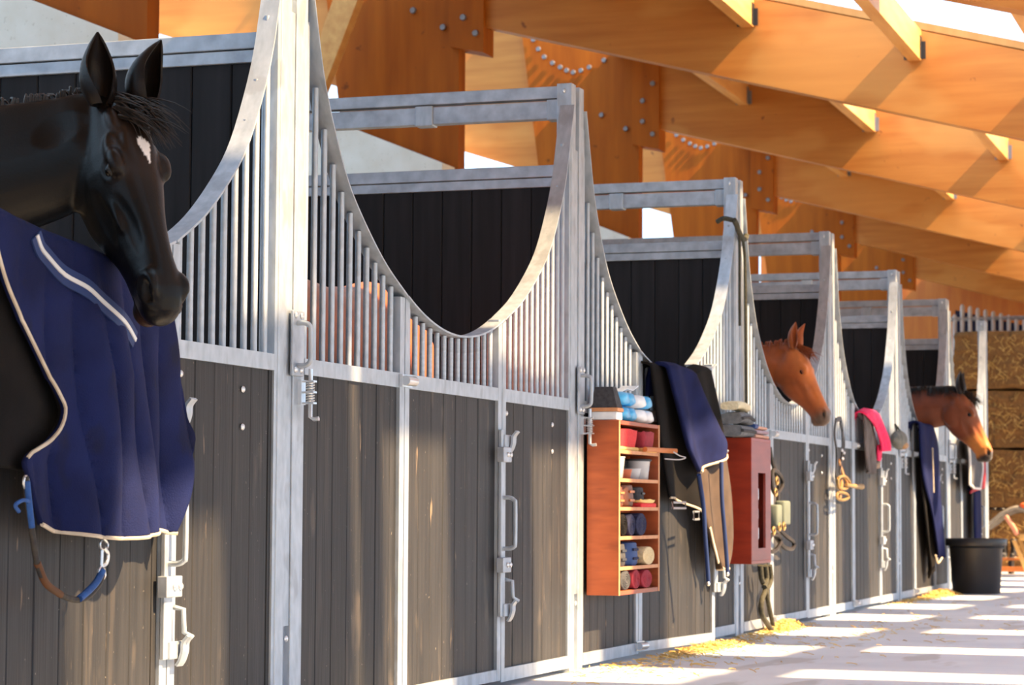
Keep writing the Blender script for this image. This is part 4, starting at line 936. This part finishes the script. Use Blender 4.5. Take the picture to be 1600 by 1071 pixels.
# ---- hay bales
HAY = mat('hay', srgb(86,58,28), srgb(148,106,56), .95, 0, (70,140,26), 8, .9, (90,160,40), spots=[(srgb(186,144,84), (90,200,30), .64, .6), (srgb(66,44,22), (8,10,6), .60, .5)])
STRAW = mat('straw', srgb(196,156,82), srgb(226,190,118), .8)
rh = random.Random(5)
def bale(label, x0, x1, y0, y1, z0, z1):
    o = thing('hay_bale', ((x0+x1)/2, (y0+y1)/2, z0), label, 'hay bale', 'stacked hay bales')
    bm = bmesh.new(); bmesh.ops.create_cube(bm, size=1); bmesh.ops.subdivide_edges(bm, edges=list(bm.edges), cuts=11, use_grid_fill=True)
    for v in bm.verts:
        c = v.co.copy(); k = Vector((lerp(x0,x1,c.x+.5), lerp(y0,y1,c.y+.5), lerp(z0,z1,c.z+.5)))
        e = sum(abs(q) > .49 for q in c); sh = .008 if e == 2 else .03 if e == 3 else 0
        k -= Vector((c.x, c.y, c.z))*sh*2
        n_ = math.sin(k.y*9+k.z*4)*.012+rh.uniform(-.018,.018)
        if abs(c.z) < .49: k += Vector((c.x, c.y, 0))*n_*2
        else: k.z -= abs(n_)*(1 if c.z > 0 else -1)*.7
        v.co = k
    me = bpy.data.meshes.new('bale_body'); bm.to_mesh(me); bm.free(); me.materials.append(HAY); link('bale_body', me, o)
    st = MB()
    for k in range(260):
        p = Vector((x0+rh.uniform(-.012,.01), rh.uniform(y0+.1,y1-.1), rh.uniform(z0+.12,z1-.12))); d = Vector((rh.uniform(-.5,.1), rh.uniform(-1,1), rh.uniform(-1,1))).normalized()*rh.uniform(.05,.13)
        st.tube([p, p+d*.5+Vector((-.012,0,.004)), p+d], .0028, 3)
    q = st.build('straw_ends', STRAW, o); tag(q, kind='stuff')
    for yy in (lerp(y0,y1,.25), lerp(y0,y1,.75)): MB().tube([(x0-.006,yy,z0+.03),(x0-.012,yy,(z0+z1)/2),(x0-.006,yy,z1-.03)], .004, 5).build('twine', OLIVE, o)
    local(o)
lay = ['bottom', 'second', 'third', 'top']
for k in range(4):
    bale('big hay bale, %s layer of the stack behind the last post' % lay[k], 30+rh.uniform(-.03,.05), 31.1, -.55+rh.uniform(-.04,.04), 1.18-.05*(k == 2)-.03*rh.random(), .74*k+.004, .74*k+.74)
    bale('big hay bale, %s layer of the right-hand stack, cut by the picture edge' % lay[k], 30.05, 31.1, -2.3, -.63, .74*k+.004, .74*k+.735)
# barred gate and dark blue backing panel behind the bales
o = thing('barred_gate', (31.6, .3, 0), 'galvanised barred gate with round-topped bars rising behind the hay', 'gate')
MB().tube([(31.6,1.5,3.235),(31.6,-2.6,3.235)], .028, 8).build('gate_rail', GALV_D, o, True); MB().tube([(31.6,1.5,.4),(31.6,-2.6,.4)], .028, 8).build('gate_rail', GALV_D, o, True)
for k in range(38):
    y = 1.387-.1005*k; zt = 3.30 if k == 0 else 3.43-.0255*(k-1)
    if zt < 2.6: break
    MB().tube([(31.6,y,0),(31.6,y,zt-.04),(31.6,y,zt-.015),(31.6,y,zt)], [.028,.028,.022,.008], 10).build('gate_bar', REFL, o, True)  # white material stands in for sky reflected on the bars
local(o)
BLUES = mat('dark_blue_backing', srgb(16,24,62), srgb(24,34,80), .6)
o = thing('blue_backing', (32.0, 0, 0), 'dark blue sheet hanging behind the barred gate', 'sheet')
Cl = MB().prism([(1.42,0),(1.42,3.36),(-2.3,2.45),(-2.3,0)], 'x', 31.9, 31.92); Cl.build('backing_panel', BLUES, o); MB().tube([(31.89,1.42,3.36),(31.89,-2.3,2.45)], .02, 6).build('backing_edge', BLUES, o); local(o)

# ---- saddle on a wooden rack, low boot bench
LW = mat('light_wood', srgb(196,150,84), srgb(214,170,104), .55, 0, (20,20,4)); SADG = mat('grey_suede', srgb(122,116,108), srgb(146,140,130), .85, 0, (40,40,40), 3, .2); SADP = mat('pink_tan_panel', srgb(196,128,104), srgb(212,146,122), .7)
XR = 26.0
o = thing('saddle_rack', (XR, -.1, 0), 'wooden saddle rack with splayed legs at the right edge', 'rack')
for dx in (0, .55):
    MB().prism([(-.035,.40),(.005,.40),(-.155,0),(-.205,0)], 'x', XR+dx, XR+dx+.05).build('leg', LW, o)
    MB().prism([(-.32,.40),(-.28,.40),(-.13,.0),(-.18,.0)], 'x', XR+dx+.055, XR+dx+.105).build('leg', LW, o)
MB().bbox(XR-.05, XR+.7, -.20, -.08, .40, .47, .008).build('ridge_beam', LW, o); local(o)
o = thing('saddle', (XR+.3, -.14, .47), 'grey saddle arching over the wooden rack, cut by the right edge', 'saddle')
arc = catmull([(0,.28,.545),(0,.20,.60),(0,.10,.68),(0,-.02,.735),(0,-.10,.735),(0,-.20,.68),(0,-.30,.52),(0,-.34,.38)], 5)
vs = []; fs = []; nn = len(arc)
for i, dx in enumerate((-.05,.0,.15,.32,.48,.54)):
    sag = [.0,.015,-.02,-.03,.01,.0][i]
    for p in arc: vs.append((XR+dx, p.y, p.z+sag))
for i in range(5):
    for k in range(nn-1): fs.append((i*nn+k, i*nn+k+1, (i+1)*nn+k+1, (i+1)*nn+k))
q = MB().add(vs, fs).build('seat_and_flaps', SADG, o, True); solid(q, .03, 0)
MB().tube(catmull([(XR-.03,.06,.655),(XR-.04,.02,.60),(XR-.03,-.03,.52),(XR-.02,-.06,.46)], 4), [.028]*13, 10).build('panel_roll', SADP, o, True)
MB().tube(catmull([(XR-.03,-.22,.655),(XR-.04,-.24,.60),(XR-.03,-.25,.52),(XR-.02,-.23,.46)], 4), [.028]*13, 10).build('panel_roll', SADP, o, True)
ORC = mat('orange_cloth', srgb(222,96,44), srgb(236,120,62), .8)
MB().ellip((XR-.02,-.155,.77), (.06,.075,.035)).build('orange_pad', ORC, o, True); local(o)
XB = 27.4
o = thing('boot_bench', (XB, .2, 0), 'low slatted wooden bench carrying boots behind the tub', 'bench')
for k in range(3): MB().bbox(XB+.12*k, XB+.10+.12*k, -.25, .62, .155, .185, .006).build('slat', ORWOOD, o)
MB().bbox(XB, XB+.03, -.25, .62, .03, .085, .005).build('rail', ORWOOD, o)
for y in (-.22, .2, .56): MB().bbox(XB+.04, XB+.30, y-.02, y+.02, 0, .154, .004).build('leg', BLACKP, o)
local(o)
for k, y in enumerate((.46, .36, .27, .17)):
    o = thing('riding_boot', (XB+.1, y, .186), 'dark riding boot on the low bench, %s from the left' % ['first','second','third','fourth'][k], 'boot', 'boots on the bench')
    MB().loft([[(XB+.16+.055*math.cos(a*math.pi/6)*f+dx, y+.036*math.sin(a*math.pi/6)*f, .186+z_) for a in range(12)] for z_, f, dx in ((0,1,0),(.05,1,0),(.10,.95,.01),(.20,1.1,.02),(.21,.9,.02))]).build('shaft', STRAPB, o, True)
    MB().ellip((XB+.07, y, .215), (.08,.036,.028)).build('toe', STRAPB if k % 2 else DGREY, o, True); MB().bbox(XB, XB+.2, y-.034, y+.034, .186, .196, .003).build('sole', SADG, o); local(o)

# ---- loose straw on the floor
def straw(label, spots, seed):
    rr = random.Random(seed); b = MB()
    for (x, y, sx, sy, n_, hgt) in spots:
        for k in range(n_):
            gx, gy = rr.gauss(0,1), rr.gauss(0,1); p = Vector((x+gx*sx, y+gy*sy, .003+hgt*rr.random()*max(0, 1-(gx*gx+gy*gy)/4)))
            if p.y > -.015 and p.z < .3: p.y = -.015-rr.random()*.05
            a = rr.uniform(0, math.pi); L_ = rr.uniform(.03,.10); d = Vector((math.cos(a)*L_, math.sin(a)*L_*.6, rr.uniform(-.006,.014)))
            q = p+d; q.z = max(.003, q.z); q.y = min(q.y, -.012)
            b.tube([p, (p+q)/2+Vector((0,0,.003)), q], .0022, 3)
    o = b.build('loose_straw', STRAW); tag(o, label, 'straw', kind='stuff')
straw('drift of straw below the ajar door', [(12.0,-.16,.35,.05,500,.03),(11.3,-.14,.4,.05,140,.01),(10.4,-.16,.3,.08,50,.006)], 1)
straw('straw heap at the foot of the red cabinet bay', [(14.2,-.07,.22,.035,600,.05),(13.4,-.12,.5,.06,160,.008)], 2)
straw('straw heap beside the black tub', [(20.1,-.12,.4,.05,800,.05),(19.0,-.08,.6,.04,200,.01)], 3)
straw('scattered straw across the aisle floor', [(10.5,-.35,.7,.16,70,.003),(13,-.6,1.5,.3,110,.003),(16,-.8,2,.4,90,.003)], 4)
